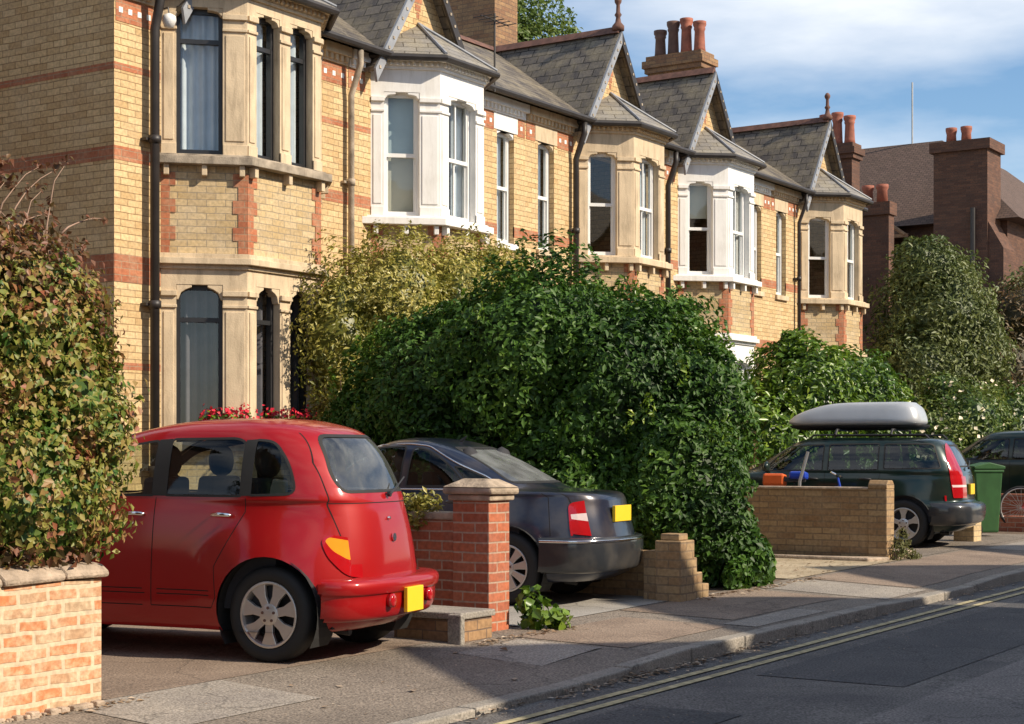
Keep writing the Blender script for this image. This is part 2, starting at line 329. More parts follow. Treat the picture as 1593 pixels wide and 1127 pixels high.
class Fr:                                     # a wall frame: origin, direction along the wall, outward normal
    def __init__(s, p, u): s.p = Vector((p[0], p[1], 0)); s.u = Vector((u[0], u[1], 0)).normalized(); s.n = Vector((s.u.y, -s.u.x, 0))
    def pt(s, u, z, d=0): return s.p + s.u*u + s.n*d + Vector((0,0,z))
    def box(s, mb, u0, u1, z0, z1, d0, d1):
        P = s.pt
        mb.add([P(u0,z0,d1),P(u1,z0,d1),P(u1,z0,d0),P(u0,z0,d0),P(u0,z1,d1),P(u1,z1,d1),P(u1,z1,d0),P(u0,z1,d0)],
               [(3,2,1,0),(4,5,6,7),(0,1,5,4),(1,2,6,5),(2,3,7,6),(3,0,4,7)])
    def poly(s, mb, pts, d0, d1): mb.prism([s.pt(a, b, d0) for a, b in pts], s.n*(d1-d0))
    def panel(s, mb, u0, u1, z0, z1, ops, d=0, rev=.14):
        us = sorted({u0, u1} | {o[0] for o in ops} | {o[1] for o in ops}); zs = sorted({z0, z1} | {o[2] for o in ops} | {o[3] for o in ops})
        for i in range(len(us)-1):
            for j in range(len(zs)-1):
                a, b, c, e = us[i], us[i+1], zs[j], zs[j+1]; mu, mz = (a+b)/2, (c+e)/2
                if any(o[0] < mu < o[1] and o[2] < mz < o[3] for o in ops): continue
                mb.quad(s.pt(a,c,d), s.pt(b,c,d), s.pt(b,e,d), s.pt(a,e,d))
        for o in ops:
            a, b, c, e = o[:4]; r = d-rev
            mb.quad(s.pt(a,c,d), s.pt(a,e,d), s.pt(a,e,r), s.pt(a,c,r)); mb.quad(s.pt(b,e,d), s.pt(b,c,d), s.pt(b,c,r), s.pt(b,e,r))
            mb.quad(s.pt(a,e,d), s.pt(b,e,d), s.pt(b,e,r), s.pt(a,e,r)); mb.quad(s.pt(b,c,d), s.pt(a,c,d), s.pt(a,c,r), s.pt(b,c,r))
def G(x): return .009 * (min(max(x, -20), 45) - 6.4)

# ================================================================ THE SETTING
def sheet(name, mat, x0, x1, ys, zoff, kind='structure', step=1.0, zf=None):
    mb = MB(); xs = [x0]
    while xs[-1] < x1 - 1e-6: xs.append(min(x1, xs[-1] + step if -22 < xs[-1] < 47 else (max(-21, x0+1) if xs[-1] <= -22 else xs[-1] + 60)))
    vs = []; fs = []
    for x in xs:
        for k, y in enumerate(ys): vs.append((x, y, (zf(x, y) if zf else G(x)) + zoff))
    n = len(ys)
    for i in range(len(xs)-1):
        for k in range(n-1): fs.append([i*n+k, (i+1)*n+k, (i+1)*n+k+1, i*n+k+1])
    mb.add(vs, fs); o = mb.build(name, mat); return tag(o, kind=kind)
def drop(x):                                   # the kerb is lowered in front of the drives
    def bump(a, b, h):
        if x < a or x > b: return 0
        e = min(x - a, b - x) / .7
        return h * min(1, e)
    return .035 + bump(5.0, 10.0, .055) + bump(13.9, 17.6, .03)
def pave(x, y): return G(x) - drop(x) * (7.0 - y) / 1.6
sheet('ground', 'earth_pale', -150, 600, [-200, -60, -20, 0, 6, 12, 30, 80, 400], -.20)
sheet('road', 'asphalt', -60, 140, [-1.3, .5, 2, 3.5, 5.45], -.13)
sheet('road_patch', 'asphalt_dark', 10.1, 46, [3.7, 4.72], -.126)
sheet('road_patch', 'asphalt_light', -10, 60, [.2, 2, 3.45], -.126)
sheet('road_patch', 'asphalt_dark', 5.5, 8.6, [4.1, 4.8], -.1255)
sheet('yellow_line', 'line_yellow', -20, 60, [4.90, 4.965], -.122)
sheet('yellow_line', 'line_yellow', -20, 60, [5.06, 5.125], -.122)
for i in range(14):
    if i in (1, 4): continue
    sheet('centre_dash', 'line_white', 7.2 + i*2.9, 7.2 + i*2.9 + 1.2, [3.55, 3.60], -.1215)
sheet('pavement', 'tarmac_grey', -30, 60, [5.50, 6.0, 6.5, 7.02], 0, zf=pave, step=.35)
for a, b, y0, y1, m in ((10.2, 11.8, 5.75, 6.7, 'tarmac_red'), (12.2, 14.6, 5.9, 6.95, 'tarmac_red'), (16.0, 21.0, 5.75, 6.9, 'tarmac_red'), (9.3, 10.1, 5.9, 6.6, 'tarmac_pale'),
                        (11.9, 13.3, 5.56, 5.85, 'tarmac_pale'), (14.8, 15.9, 5.6, 6.9, 'tarmac_pale'), (21.5, 27, 5.7, 6.8, 'tarmac_pale'), (6.2, 7.4, 6.2, 6.99, 'tarmac_pale')):
    sheet('pavement_patch', m, a, b, [y0, (y0+y1)/2, y1], .004, zf=pave, step=.35)
# kerb stones, each with a joint
mb = MB(); x = -2.0
while x < 46:
    L = .9 + random.uniform(-.06, .06); xa, xb = x + .006, x + L - .006
    j = random.uniform(-.006, .006)
    za, zb = pave(xa, 5.5) + .006 + j, pave(xb, 5.5) + .006 + j
    lo = G(x) - .16
    y0, y1 = 5.37 + j, 5.505
    mb.add([(xa,y0,lo),(xb,y0,lo),(xb,y1,lo),(xa,y1,lo),(xa,y0,za),(xb,y0,zb),(xb,y1,zb),(xa,y1,za)], [(3,2,1,0),(4,5,6,7),(0,1,5,4),(1,2,6,5),(2,3,7,6),(3,0,4,7)])
    x += L
tag(mb.build('kerb', 'kerb_stone', bevel=.012), kind='structure')
# drives and gardens behind the pavement
sheet('garden_ground', 'soil', -30, 60, [7.0, 9, 11, 13.4], -.004)
sheet('driveway', 'tarmac_red', 6.5, 10.35, [7.0, 9, 11, 13.3], .003)
sheet('driveway', 'concrete', 10.75, 13.42, [6.98, 9, 11, 13.3], .005)
sheet('garden_path', 'earth_pale', 15.8, 18.8, [6.98, 8, 10, 13], .006)
sheet('driveway', 'tarmac_grey', 19.1, 24.8, [6.98, 9, 11, 13], .004)
sheet('far_pavement', 'tarmac_grey', -30, 60, [-4.7, -1.35], -.03)

# ================================================================ THE TERRACE
YF = 13.35
def fold_curtain(fr, parent, u0, u1, z0, z1, d, mat, n=None, amp=.03):
    mb = MB(); n = n or max(10, int((u1-u0)/.02)); vs = []; fs = []
    ph = random.random()*6
    for i in range(n+1):
        u = u0 + (u1-u0)*i/n; dd = d + amp*math.sin(ph + i*1.15) + amp*.5*math.sin(i*.43+ph*2)
        vs += [fr.pt(u, z0, dd), fr.pt(u, z1, dd)]
    for i in range(n): fs.append([2*i, 2*i+2, 2*i+3, 2*i+1])
    mb.add(vs, fs); return mb.build('curtain', mat, parent, smooth=True)
def window(fr, parent, u0, u1, z0, z1, frame='white_frame', cover=None, rail=.5, d=-.10, fw=.045, style='sash', bars=0):
    mb = MB(); zr = z0 + (z1-z0)*rail
    for a, b, c, e in ((u0, u0+fw, z0, z1), (u1-fw, u1, z0, z1)): fr.box(mb, a, b, c, e, d-.07, d)
    fr.box(mb, u0+fw, u1-fw, z0, z0+fw*1.6, d-.07, d-.002); fr.box(mb, u0+fw, u1-fw, z1-fw*1.2, z1, d-.07, d-.002)
    fr.box(mb, u0+fw, u1-fw, zr-.025, zr+.025, d-.06, d-.005)
    if style == 'sash':
        for a, b in ((u0+fw, u0+fw+.022), (u1-fw-.022, u1-fw)): fr.box(mb, a, b, zr+.025, z1-fw*1.2, d-.045, d-.012); fr.box(mb, a, b, z0+fw*1.6, zr-.025, d-.068, d-.035)
    for k in range(bars):
        u = u0 + (u1-u0)*(k+1)/(bars+1); fr.box(mb, u-.012, u+.012, z0+fw*1.6, zr-.025, d-.06, d-.036); fr.box(mb, u-.012, u+.012, zr+.025, z1-fw*1.2, d-.04, d-.014)
    wo = mb.build('window', frame, parent)
    g = MB(); g.quad(fr.pt(u0+fw, zr, d-.03), fr.pt(u1-fw, zr, d-.03), fr.pt(u1-fw, z1-fw, d-.03), fr.pt(u0+fw, z1-fw, d-.03))
    g.build('upper_pane', 'house_glass', wo, fix=False)
    g = MB(); g.quad(fr.pt(u0+fw, z0+fw, d-.05), fr.pt(u1-fw, z0+fw, d-.05), fr.pt(u1-fw, zr, d-.05), fr.pt(u0+fw, zr, d-.05))
    g.build('lower_pane', 'house_glass', wo, fix=False)
    if cover in ('lace', 'curtain_grey', 'curtain_dark'): fold_curtain(fr, wo, u0+.01, u1-.01, z0+.02, z1-.02, d-.14, cover)
    elif cover == 'open':
        w3 = (u1-u0)*.3; fold_curtain(fr, wo, u0+.01, u0+w3, z0+.02, z1-.02, d-.14, 'lace', 9); fold_curtain(fr, wo, u1-w3, u1-.01, z0+.02, z1-.02, d-.14, 'lace', 9)
    elif cover == 'blinds':
        b = MB(); fr.box(b, u0+.03, u1-.03, z0+.03, zr, d-.13, d-.12); b.build('blind', 'blind_beige', wo)
        b = MB(); fr.box(b, u0+.03, u1-.03, zr, z1-.03, d-.128, d-.118); b.build('blind', 'blind_blue', wo)
    elif cover == 'half':
        b = MB(); fr.box(b, u0+.03, u1-.03, z0+(z1-z0)*.62, z1-.03, d-.13, d-.12); b.build('blind', 'blind_beige', wo)
    return wo
def bay_frames(hw, fh, P):
    c = math.hypot(hw-fh, P)
    return [(Fr((-hw, 0), (hw-fh, -P)), c), (Fr((-fh, -P), (1, 0)), 2*fh), (Fr((fh, -P), (hw-fh, P)), c)]
def ring(mb, hw, fh, P, o, z0, z1):
    k = math.tan(math.atan2(P, hw-fh)/2); s = o/math.sin(math.atan2(P, hw-fh))
    pts = [(-hw-s, .06), (-hw-s, 0), (-fh-o*k, -P-o), (fh+o*k, -P-o), (hw+s, 0), (hw+s, .06)]
    mb.prism([(x, y, z0) for x, y in pts], (0, 0, z1-z0))
def bay(root, hw, fh, P, stone, z, frame, covers, front2=False, arch=True, brackets=True, sill_mat=None):
    """z = dict of heights; stone piers, lintels, sills, brick spandrel"""
    fs = bay_frames(hw, fh, P); st = MB(); br = MB(); q = MB(); sl = MB(); dent = st
    ring(br, hw, fh, P, -.005, -.3, z['g0']-.1); ring(sl, hw, fh, P, .07, z['g0']-.1, z['g0'])
    for lvl, (a, b) in enumerate(((z['g0'], z['g1']), (z['u0'], z['u1']))):
        top = z['gt'] if lvl == 0 else z['ut']
        for i, (f, L) in enumerate(fs):
            ml, mr = ((.17, .27), (.19, .19), (.27, .17))[i]
            if i == 1 and front2:
                mid = L/2; ops = [(.15, mid-.09, a, b), (mid+.09, L-.15, a, b)]
            else: ops = [(ml, L-mr, a, b)]
            f.panel(st, 0, L, a, top, ops, 0, .14)
            for o in ops:
                if arch:
                    wd = (o[1]-o[0]); hd = .17 if (frame == 'black_frame' and lvl == 0) else .09
                    for sgn, e in ((1, o[0]), (-1, o[1])):
                        f.poly(st, [(e, b+.001), (e, b-hd), (e+sgn*.02, b-hd*.97), (e+sgn*wd*.10, b-hd*.53), (e+sgn*wd*.20, b-hd*.27-.01), (e+sgn*wd*.33, b-.03), (e+sgn*wd*.33, b+.001)], -.139, -.006)
            # pilaster mouldings
            hs = [(0, ops[0][0])] + [(ops[k][1], ops[k+1][0]) for k in range(len(ops)-1)] + [(ops[-1][1], L)]
            for (p, r_) in hs:
                for zz, hh, dd in ((b-.26, .035, .022), (b-.13, .06, .035)):
                    f.box(st, max(p-.006, 0), min(r_+.006, L), zz, zz+hh, -.02, dd)
                if r_-p > .12: f.box(st, p+.03, r_-.03, a+.16, b-.30, -.01, .012)
                f.box(st, p, r_, a, a+.12, -.02, .02)
            cv = covers[lvl][i]
            for k, o in enumerate(ops):
                window(f, root, o[0], o[1], a, b, frame, cv, rail=.5 if frame != 'black_frame' else .78, style='sash' if frame != 'black_frame' else 'c', bars=1 if (i == 1 and not front2 and frame != 'black_frame') else 0)
    ring(st, hw, fh, P, .03, z['gt'], z['gt']+.05); ring(st, hw, fh, P, .09, z['gt']+.05, z['gt']+.12); ring(st, hw, fh, P, .05, z['gt']+.12, z['gt']+.17)
    ring(br, hw, fh, P, -.006, z['gt']+.17, z['u0']-.12)
    ring(sl, hw, fh, P, .13, z['u0']-.12, z['u0']-.03); ring(sl, hw, fh, P, .06, z['u0']-.03, z['u0'])
    ring(st, hw, fh, P, .03, z['ut'], z['ut']+.04); ring(st, hw, fh, P, .10, z['ut']+.10, z['ut']+.17)
    ring(st, hw, fh, P, .045, z['ut']+.04, z['ut']+.10)
    for f, L in fs:                       # dentils, sill brackets, toothed red quoins
        k = int(L/.075)
        for j in range(k): f.box(dent, (j+.25)*L/k, (j+.7)*L/k, z['ut']+.045, z['ut']+.098, .03, .085)
        if brackets:
            for u in (.06, L/2, L-.06): f.box(st, u-.03, u+.03, z['u0']-.24, z['u0']-.121, -.01, .09)
        zz = z['gt']+.17; j = 0
        while zz < z['u0']-.2:
            wq = .16 if j % 2 else .10
            f.box(q, .001, wq, zz+.001, min(zz+.149, z['u0']-.121), -.01, .003); f.box(q, L-wq, L-.001, zz+.001, min(zz+.149, z['u0']-.121), -.01, .003)
            zz += .15; j += 1
    st.build('bay_stonework', stone, root, bevel=.006)
    sl.build('bay_sill', sill_mat or stone, root, bevel=.006); br.build('bay_brickwork', 'pale_brick', root); q.build('quoins', 'red_band_brick', root)
def terrace_house(name, label, cx, x0, x1, m, stone, frame, covers, bd, z, narrow=True, gable=True, finial=False, ends=(False, False), lint=None, front2=False, sill=None, gdx=-.12):
    root = empty(name, (cx, YF, 0)); tag(root, label, 'house', 'houses of the brick terrace')
    hw, fh, P = bd; F = Fr((0, 0), (1, 0))
    wl = MB(); ops = [(-hw+.08, hw-.08, z['g0'], z['g1']), (-hw+.08, hw-.08, z['u0'], z['u1'])]
    nw = []
    if narrow:
        a, b = sorted((m*1.80, m*2.25)); nw = [(a, b, 4.42, 6.04), (a, b, 1.5, 3.1)]; ops += nw
    F.panel(wl, x0, x1, -.3, 6.5, ops, 0, .13)
    wl.box(x0+.02, 6.48, -.3, x1-.02, 6.5, 5.4)
    for e, x in ((ends[0], x0), (ends[1], x1)):
        wl.prism([(x, .001, -.3), (x, 6.5, -.3), (x, 6.5, 5.35), (x, 2.25, 8.05), (x, .001, 6.45)], ((.2 if x == x0 else -.2), 0, 0))
    wall = wl.build('wall', 'yellow_brick', root)
    bands = MB()
    for za, zb in ((2.28, 2.355), (3.22, 3.52), (4.53, 4.68), (5.50, 5.575)):
        segs = [(x0+.001, -hw-.005), (hw+.005, x1-.001)]
        if za == 5.50 and narrow: segs = segs[:1] if m > 0 else []
        out_ = []
        if za == 5.50 and cx > 20: continue
        for s0, s1 in segs:
            cuts = [(a, b) for a, b, c, e in nw if c < zb and e > za and a > s0 and b < s1]
            if cuts: out_ += [(s0, cuts[0][0]), (cuts[0][1], s1)]
            else: out_.append((s0, s1))
        for s0, s1 in out_: F.box(bands, s0, s1, za, zb, -.02, .004)
        if ends[0]: Fr((x0, 6.5), (0, -1)).box(bands, 0, 6.5, za, zb, -.02, .004)
        if ends[1]: Fr((x1, 0), (0, 1)).box(bands, 0, 6.5, za, zb, -.02, .004)
    bands.build('brick_bands', 'red_band_brick', root)
    fz = MB(); dots = MB(); lt = MB(); dn = MB()
    for s0, s1 in ((x0+.02, -hw-.12), (hw+.12, x1-.02)):
        seg = [(s0, s1)]
        if nw and s0 < nw[0][0] < s1: seg = [(s0, nw[0][0]-.09), (nw[0][1]+.09, s1)]
        for a, b in seg:
            F.box(fz, a, b, 6.02, 6.27, -.02, .006)
            k = max(1, int((b-a)/.13))
            for j in range(k):
                u = a + (j+.5)*(b-a)/k; fz.cur = 1; F.box(fz, u-.028, u+.028, 6.115, 6.175, -.01, .010); fz.cur = 0
        F.box(dn, s0, s1, 6.28, 6.38, -.02, .03); F.box(dn, s0, s1, 6.38, 6.50, -.02, .10)
        k = int((s1-s0)/.1)
        for j in range(k): F.box(dn, s0+j*.1+.02, s0+j*.1+.07, 6.31, 6.38, .03, .07)
    for a, b, c, e in nw:
        F.box(lt, a-.085, b+.085, e+.0, e+.235, -.1, .012)
        for sg, q_ in ((1, a), (-1, b)): F.poly(lt, [(q_, e+.001), (q_, e-.09), (q_+sg*.03, e-.05), (q_+sg*.12, e-.015), (q_+sg*.12, e+.001)], -.12, -.012)
        F.box(lt, a-.05, b+.05, c-.09, c, -.12, .05)
        window(F, root, a, b, c, e, 'white_frame', 'lace' if c > 4 else None, d=-.09)
    fz.build('frieze', ['red_band_brick', 'white_paint'], root)
    dn.build('eaves_cornice', lint or stone, root)
    if nw: lt.build('window_lintel', lint or 'stone', root, bevel=.004)
    bay(root, hw, fh, P, stone, z, frame, covers, front2, sill_mat=sill)
    # roof: slate main slope, cross gable, bay roof
    rf = MB(); ze, zr, yr = 6.54, 8.12, 2.25
    rf.prism([(x0, -.22, ze), (x0, yr, zr), (x0, 6.7, 5.2), (x0, 6.7, 5.1), (x0, yr, zr-.1), (x0, -.22, ze-.06)], (x1-x0, 0, 0))
    roof = rf.build('roof', 'slate', root)
    rt = MB(); rt.prism([(x0, yr-.12, zr-.04), (x0, yr, zr+.07), (x0, yr+.12, zr-.04)], (x1-x0, 0, 0))
    rt.build('ridge_tiles', 'ridge_tile', roof)
    gt = MB(); gx = gdx
    gt.tube([(x0, -.27, ze-.03), (x1, -.27, ze-.03)], .05, 8); gt.build('gutter', 'black_iron', root)
    br_ = MB(); apx = Vector((gx, -.02, 7.12)); k = .16
    ev = [(-hw-.2, 0), (-fh-.09, -P-k), (fh+.09, -P-k), (hw+.2, 0)]; zb = z['ut']+.18
    top = [(x, y, zb) for x, y in ev]
    for i in range(3): br_.add([top[i], top[i+1], apx], [(0, 1, 2)])
    br_.add([(x, y, zb-.03) for x, y in ev], [(3, 2, 1, 0)])
    for i in range(3): a, b = top[i], top[i+1]; br_.quad((a[0], a[1], zb-.03), (b[0], b[1], zb-.03), b, a)
    bro = br_.build('bay_roof', 'light_slate', root)
    hp = MB()
    for i in (1, 2): hp.tube([Vector(top[i])+Vector((0,0,.01)), apx+Vector((0,0,.02))], .022, 6)
    hp.build('hip_tiles', 'grey_lead', bro)
    g2 = MB(); pts = [(x*1.0, y, zb-.05) for x, y in ev]; g2.tube(pts, .045, 8); g2.build('bay_gutter', 'black_iron', root)
    if gable:
        gw, gz = 1.08, 6.45; pit = (8.1-gz)/gw
        gb = MB(); gb.prism([(gx-gw, -.012, gz), (gx+gw, -.012, gz), (gx, -.012, 8.06)], (0, .2, 0)); gb.build('gable', 'yellow_brick', root)
        gm = MB()
        for dz_, s in ((7.55, .06), (7.45, .09), (7.35, .06), (7.25, .03)): F.box(gm, gx-s, gx+s, dz_-.04, dz_+.045, -.01, .016)
        gm.build('gable_ornament', 'red_band_brick', root)
        gr = MB()
        for s in (-1, 1):
            e = (gw+.1)*s; ez = 8.12 - (gw+.1)*pit
            gr.prism([(gx, -.2, 8.12), (gx+e, -.2, ez), (gx+e, -.2, ez-.06), (gx, -.2, 8.05)], (0, 2.5, 0))
        gro = gr.build('gable_roof', 'slate', root)
        r2 = MB(); r2.prism([(gx-.09, -.2, 8.07), (gx, -.2, 8.19), (gx+.09, -.2, 8.07)], (0, 2.5, 0)); r2.build('ridge_tiles', 'ridge_tile', gro)
        for s, mt in ((-1, 'grey_lead'), (1, 'black_iron')):
            bb = MB(); e = (gw+.12)*s; ez = 8.12-(gw+.12)*pit
            bb.prism([(gx, -.205, 8.10), (gx+e, -.205, ez), (gx+e*.97, -.205, ez-.17), (gx, -.205, 7.90)], (0, -.035, 0))
            bb.cur = 1; bd_ = bb
            for j in range(12):
                t = (j+.6)/12.5; cx_, cz_ = gx+e*t, 8.0-(8.1-ez)*t; bd_.box(cx_-.018, -.25, cz_-.018, cx_+.018, -.238, cz_+.018)
            bb.build('bargeboard', [mt, 'grey_stone'], root)
        if finial:
            fn = MB(); fn.lathe([(.10, -.05), (.10, .02), (.05, .08), (.035, .16), (.06, .2), (.035, .24), (.03, .36), (.055, .40), (.06, .44), (.03, .49), (.005, .5)], (gx, -.16, 8.17), n=10)
            fn.build('finial', 'ridge_tile', root, smooth=True)
    return root
zs = dict(g0=1.0, g1=3.0, gt=3.28, u0=4.45, u1=6.06, ut=6.35)
z1 = dict(g0=1.5, g1=3.25, gt=3.42, u0=4.69, u1=6.33, ut=6.45)
WP = 'white_paint'
h1 = terrace_house('terraced_house', 'end house nearest the camera with stone bay and black window frames', 14.50, -1.99, 1.95, 1, 'stone', 'black_frame',
    [['curtain_dark', 'curtain_dark', None], ['lace', 'lace', None]], (1.305, .635, .67), z1, narrow=False, ends=(True, False), front2=True, sill='grey_stone', gdx=0, finial=True)
h2 = terrace_house('terraced_house', 'house with white painted bay window next to the black framed stone bay', 18.05, -1.60, 2.55, 1, WP, 'white_frame',
    [[None, 'open', None], ['blinds', 'open', None]], (1.12, .50, .66), zs, lint=WP)
h3 = terrace_house('terraced_house', 'house with bare stone bay, dark panes and tall finial in the middle of the terrace', 23.20, -2.60, 1.72, -1, 'stone', 'white_frame',
    [[None, None, None], [None, 'open', None]], (1.12, .50, .66), zs, finial=True)
h4 = terrace_house('terraced_house', 'house with white painted bay and half drawn blind, second from the far end', 26.55, -1.63, 2.65, 1, WP, 'white_frame',
    [[None, 'open', None], ['half', 'open', None]], (1.12, .52, .66), zs)
h5 = terrace_house('terraced_house', 'farthest terrace house with cream stone bay beside the olive tree', 31.72, -2.52, 1.70, -1, 'stone', 'white_frame',
    [[None, None, None], [None, 'open', None]], (1.12, .50, .66), zs, finial=True, ends=(False, True))
def pipe(x, y, mat, label, z0=0.05, zt=6.4, r=.045, sw=0):
    mb = MB(); mb.tube([(0, 0, z0), (0, 0, zt-.5), (0, -sw*.4, zt-.35), (0, -sw, zt-.12), (0, -sw, zt+.05)], r, 10)
    for z in (1.2, 3.0, 4.8): mb.lathe([(r*1.35, -.04), (r*1.35, .04)], (0, 0, z), n=10)
    t = empty('drainpipe', (x, YF-y, 0)); tag(t, label, 'drainpipe', 'drainpipes on the terrace front')
    mb.build('pipe', mat, t, smooth=True)
    c = MB()
    for z in (1.2, 3.0, 4.8): c.box(-.1, .03, z-.015, .1, y-.001, z+.015)
    c.build('bracket', mat, t)
pipe(12.99, .12, 'black_iron', 'thick black drainpipe on the corner strip of the nearest house', r=.052, zt=6.5, sw=.1)
pipe(16.42, .09, 'grey_stone', 'pale drainpipe between the first two bays', sw=.15, r=.04)
pipe(21.90, .09, 'black_iron', 'black drainpipe left of the bare stone bay', sw=.15)
pipe(24.90, .09, 'black_iron', 'black drainpipe between the stone bay and the second white bay', sw=.15)
pipe(30.35, .09, 'black_iron', 'farthest black drainpipe, left of the last bay', sw=.15, r=.035)

# lamp on the corner house
t = empty('wall_lamp', (13.06, YF-.02, 6.12)); tag(t, 'small white globe lamp on the nearest house beside the upper bay', 'lamp'); t.scale = (.72, .72, .72)
mb = MB(); mb.lathe([(.01, -.12), (.07, -.10), (.11, 0), (.10, .07), (.03, .11)], (0.12, -.22, 0), n=14); mb.build('globe', 'white_paint', t, smooth=True)
mb = MB(); mb.tube([(0.12, 0, .2), (0.12, -.2, .2), (.12, -.22, .1)], .012); mb.build('arm', 'black_iron', t)

def chimney(name, label, x0, x1, y0, y1, z0, zt, mat, pots, potmat, flip=0):
    t = empty(name, (x0, y0, z0)); tag(t, label, 'chimney', 'chimneys of the street'); H = zt-z0; wx, wy = x1-x0, y1-y0
    mb = MB(); mb.box(0, 0, 0, wx, wy, H-.34); mb.box(-.05, -.05, H-.34, wx+.05, wy+.05, H-.24); mb.box(-.09, -.09, H-.24, wx+.09, wy+.09, H-.1); mb.box(-.03, -.03, H-.1, wx+.03, wy+.03, H)
    mb.build('stack', mat, t)
    for k in range(pots):
        h = (.62, .72, .70, .56, .5)[k % 5]; py = wy*(k+.5)/pots; mp_ = potmat[k % len(potmat)]
        p = MB(); p.lathe([(.13, 0), (.115, .1), (.10, h*.7), (.12, h*.78), (.105, h*.8), (.135, h-.06), (.135, h), (.09, h)], (wx/2, py, H), n=14)
        p.build('chimney_pot', mp_, t, smooth=True)
    return t
chimney('chimney', 'tall yellow brick chimney rising behind the first white bay house', 25.0, 25.75, 16.86, 17.9, 5.5, 10.3, 'chimney_brick', 3, ['terracotta'])
chimney('chimney', 'brick chimney with four tall pots against the sky', 29.28, 29.80, 14.88, 16.05, 6.5, 9.3, 'chimney_brick', 4, ['terracotta', 'terracotta', 'dark_pot', 'dark_pot'])
chimney('chimney', 'dark brick chimney with short red pots at the far end of the terrace', 34.3, 34.75, 13.75, 14.6, 0, 8.15, 'dark_brown_brick', 3, ['terracotta'])
# aerials
def aerial(x, y, z0, h, label):
    t = empty('aerial', (x, y, z0)); tag(t, label, 'aerial')
    mb = MB(); mb.tube([(0, 0, 0), (0, 0, h)], .016, 6); mb.build('mast', 'black_iron', t)
    e = MB(); e.tube([(-.35, 0, h-.1), (.35, 0, h-.1)], .01, 5)
    for k in range(5): e.tube([(-.3+k*.15, -.16, h-.1), (-.3+k*.15, .16, h-.1)], .007, 4)
    e.build('antenna', 'black_iron', t)
aerial(19.35, 13.05, 6.45, 1.1, 'thin black aerial standing on the white bay house eaves')

# ================================================================ BIG BROWN HOUSE AT THE END
root = empty('brown_house', (49, 14.8, .3)); tag(root, 'large dark brown brick house with tiled hip roofs beyond the terrace', 'house')
w_ = MB(); F = Fr((0, 12), (0, -1)); F.panel(w_, 0, 12, 0, 8.0, [(5.6, 6.9, 5.6, 7.4), (5.6, 6.9, 1.6, 4.0), (9.9, 11.3, 1.8, 4.0)], 0, .15)
F2 = Fr((0, 0), (1, 0)); F2.panel(w_, 0, 14, 0, 8.0, [(2, 3.4, 5.6, 7.2), (5, 6.4, 5.6, 7.2), (8, 9.4, 5.6, 7.2)], 0, .15)
w_.box(13.9, 0.01, 0, 14, 12, 8); w_.box(0.01, 11.9, 0, 14, 11.99, 8); w_.build('wall', 'dark_brown_brick', root)
for o in ((5.6, 6.9, 5.6, 7.4), (5.6, 6.9, 1.6, 4.0), (9.9, 11.3, 1.8, 4.0)): window(F, root, *o, frame='white_frame', d=-.1, bars=2)
for o in ((2, 3.4, 5.6, 7.2), (5, 6.4, 5.6, 7.2), (8, 9.4, 5.6, 7.2)): window(F2, root, *o, frame='white_frame', d=-.1, bars=2)
r_ = MB(); e = .5; A = [(-e, -e, 7.95), (14+e, -e, 7.95), (14+e, 12+e, 7.95), (-e, 12+e, 7.95)]; a1, a2 = (5.2, 4.2, 11.4), (5.2, 8.2, 11.4)
a1, a2 = (3.6, 3.2, 11.2), (3.6, 7.2, 11.2); b1, b2 = (10.4, 3.2, 11.2), (10.4, 7.2, 11.2)
r_.quad(A[3], A[0], a1, a2); r_.quad(A[0], A[1], b1, a1); r_.quad(A[1], A[2], b2, b1); r_.quad(A[2], A[3], a2, b2); r_.quad(a1, b1, b2, a2); r_.quad(A[0], A[3], A[2], A[1])
r_.build('roof', 'clay_tile', root)
g_ = MB(); g_.quad((-.8, 3.2, 7.7), (-.8, 7.8, 7.7), (-.75, 5.5, 7.7+.01), (-.8, 3.2, 7.71)) if False else None
g_.prism([(-.9, 2.9, 7.6), (-.9, 8.3, 7.6), (-.9, 5.6, 9.7)], (4, 0, 0)); g_.build('front_roof', 'clay_tile', root)
g_ = MB(); g_.box(-.75, 3.3, 0, .01, 7.9, 7.6); 
g_.build('front_wall', 'dark_brown_brick', root)
g_ = MB(); g_.box(-.95, 2.7, 7.55, -.86, 8.4, 7.66); g_.tube([(-.93, 2.8, 7.62), (-.93, 5.6, 9.75)], .06); g_.tube([(-.93, 8.4, 7.62), (-.93, 5.6, 9.75)], .06); g_.build('eaves_trim', 'chimney_brick', root)
FW = Fr((-.75, 7.9), (0, -1)); window(FW, root, 1.0, 2.6, 5.4, 7.2, 'white_frame', d=.07, bars=3); 
p_ = MB(); p_.tube([(-1.35, .6, .2), (-1.35, .6, 8.2)], .07); p_.build('drainpipe', 'black_iron', root)
c_ = MB(); c_.box(-1.25, .2, -.3, .01, 1.8, 9.9); c_.box(-1.35, .1, 9.9, .1, 1.9, 10.2); c_.box(-1.2, -.25, -.3, 0.008, .199, 7.0)
c_.prism([(-1.2, .199, 7.0), (-1.2, -.25, 7.0), (-1.2, .199, 7.8)], (1.15, 0, 0)); st = c_.build('chimney_stack', 'chimney_brick' if False else 'dark_brown_brick', root)
for k in range(2):
    p = MB(); p.lathe([(.16, 0), (.14, .3), (.17, .42), (.17, .5)], (-.7, 1.45-k*.45, 10.2), n=12); p.build('chimney_pot', 'terracotta', st, smooth=True)
l_ = MB(); l_.box(-.6, -5, 0, 8, -.01, 4.4); l_.build('side_wing', 'dark_brown_brick', root)
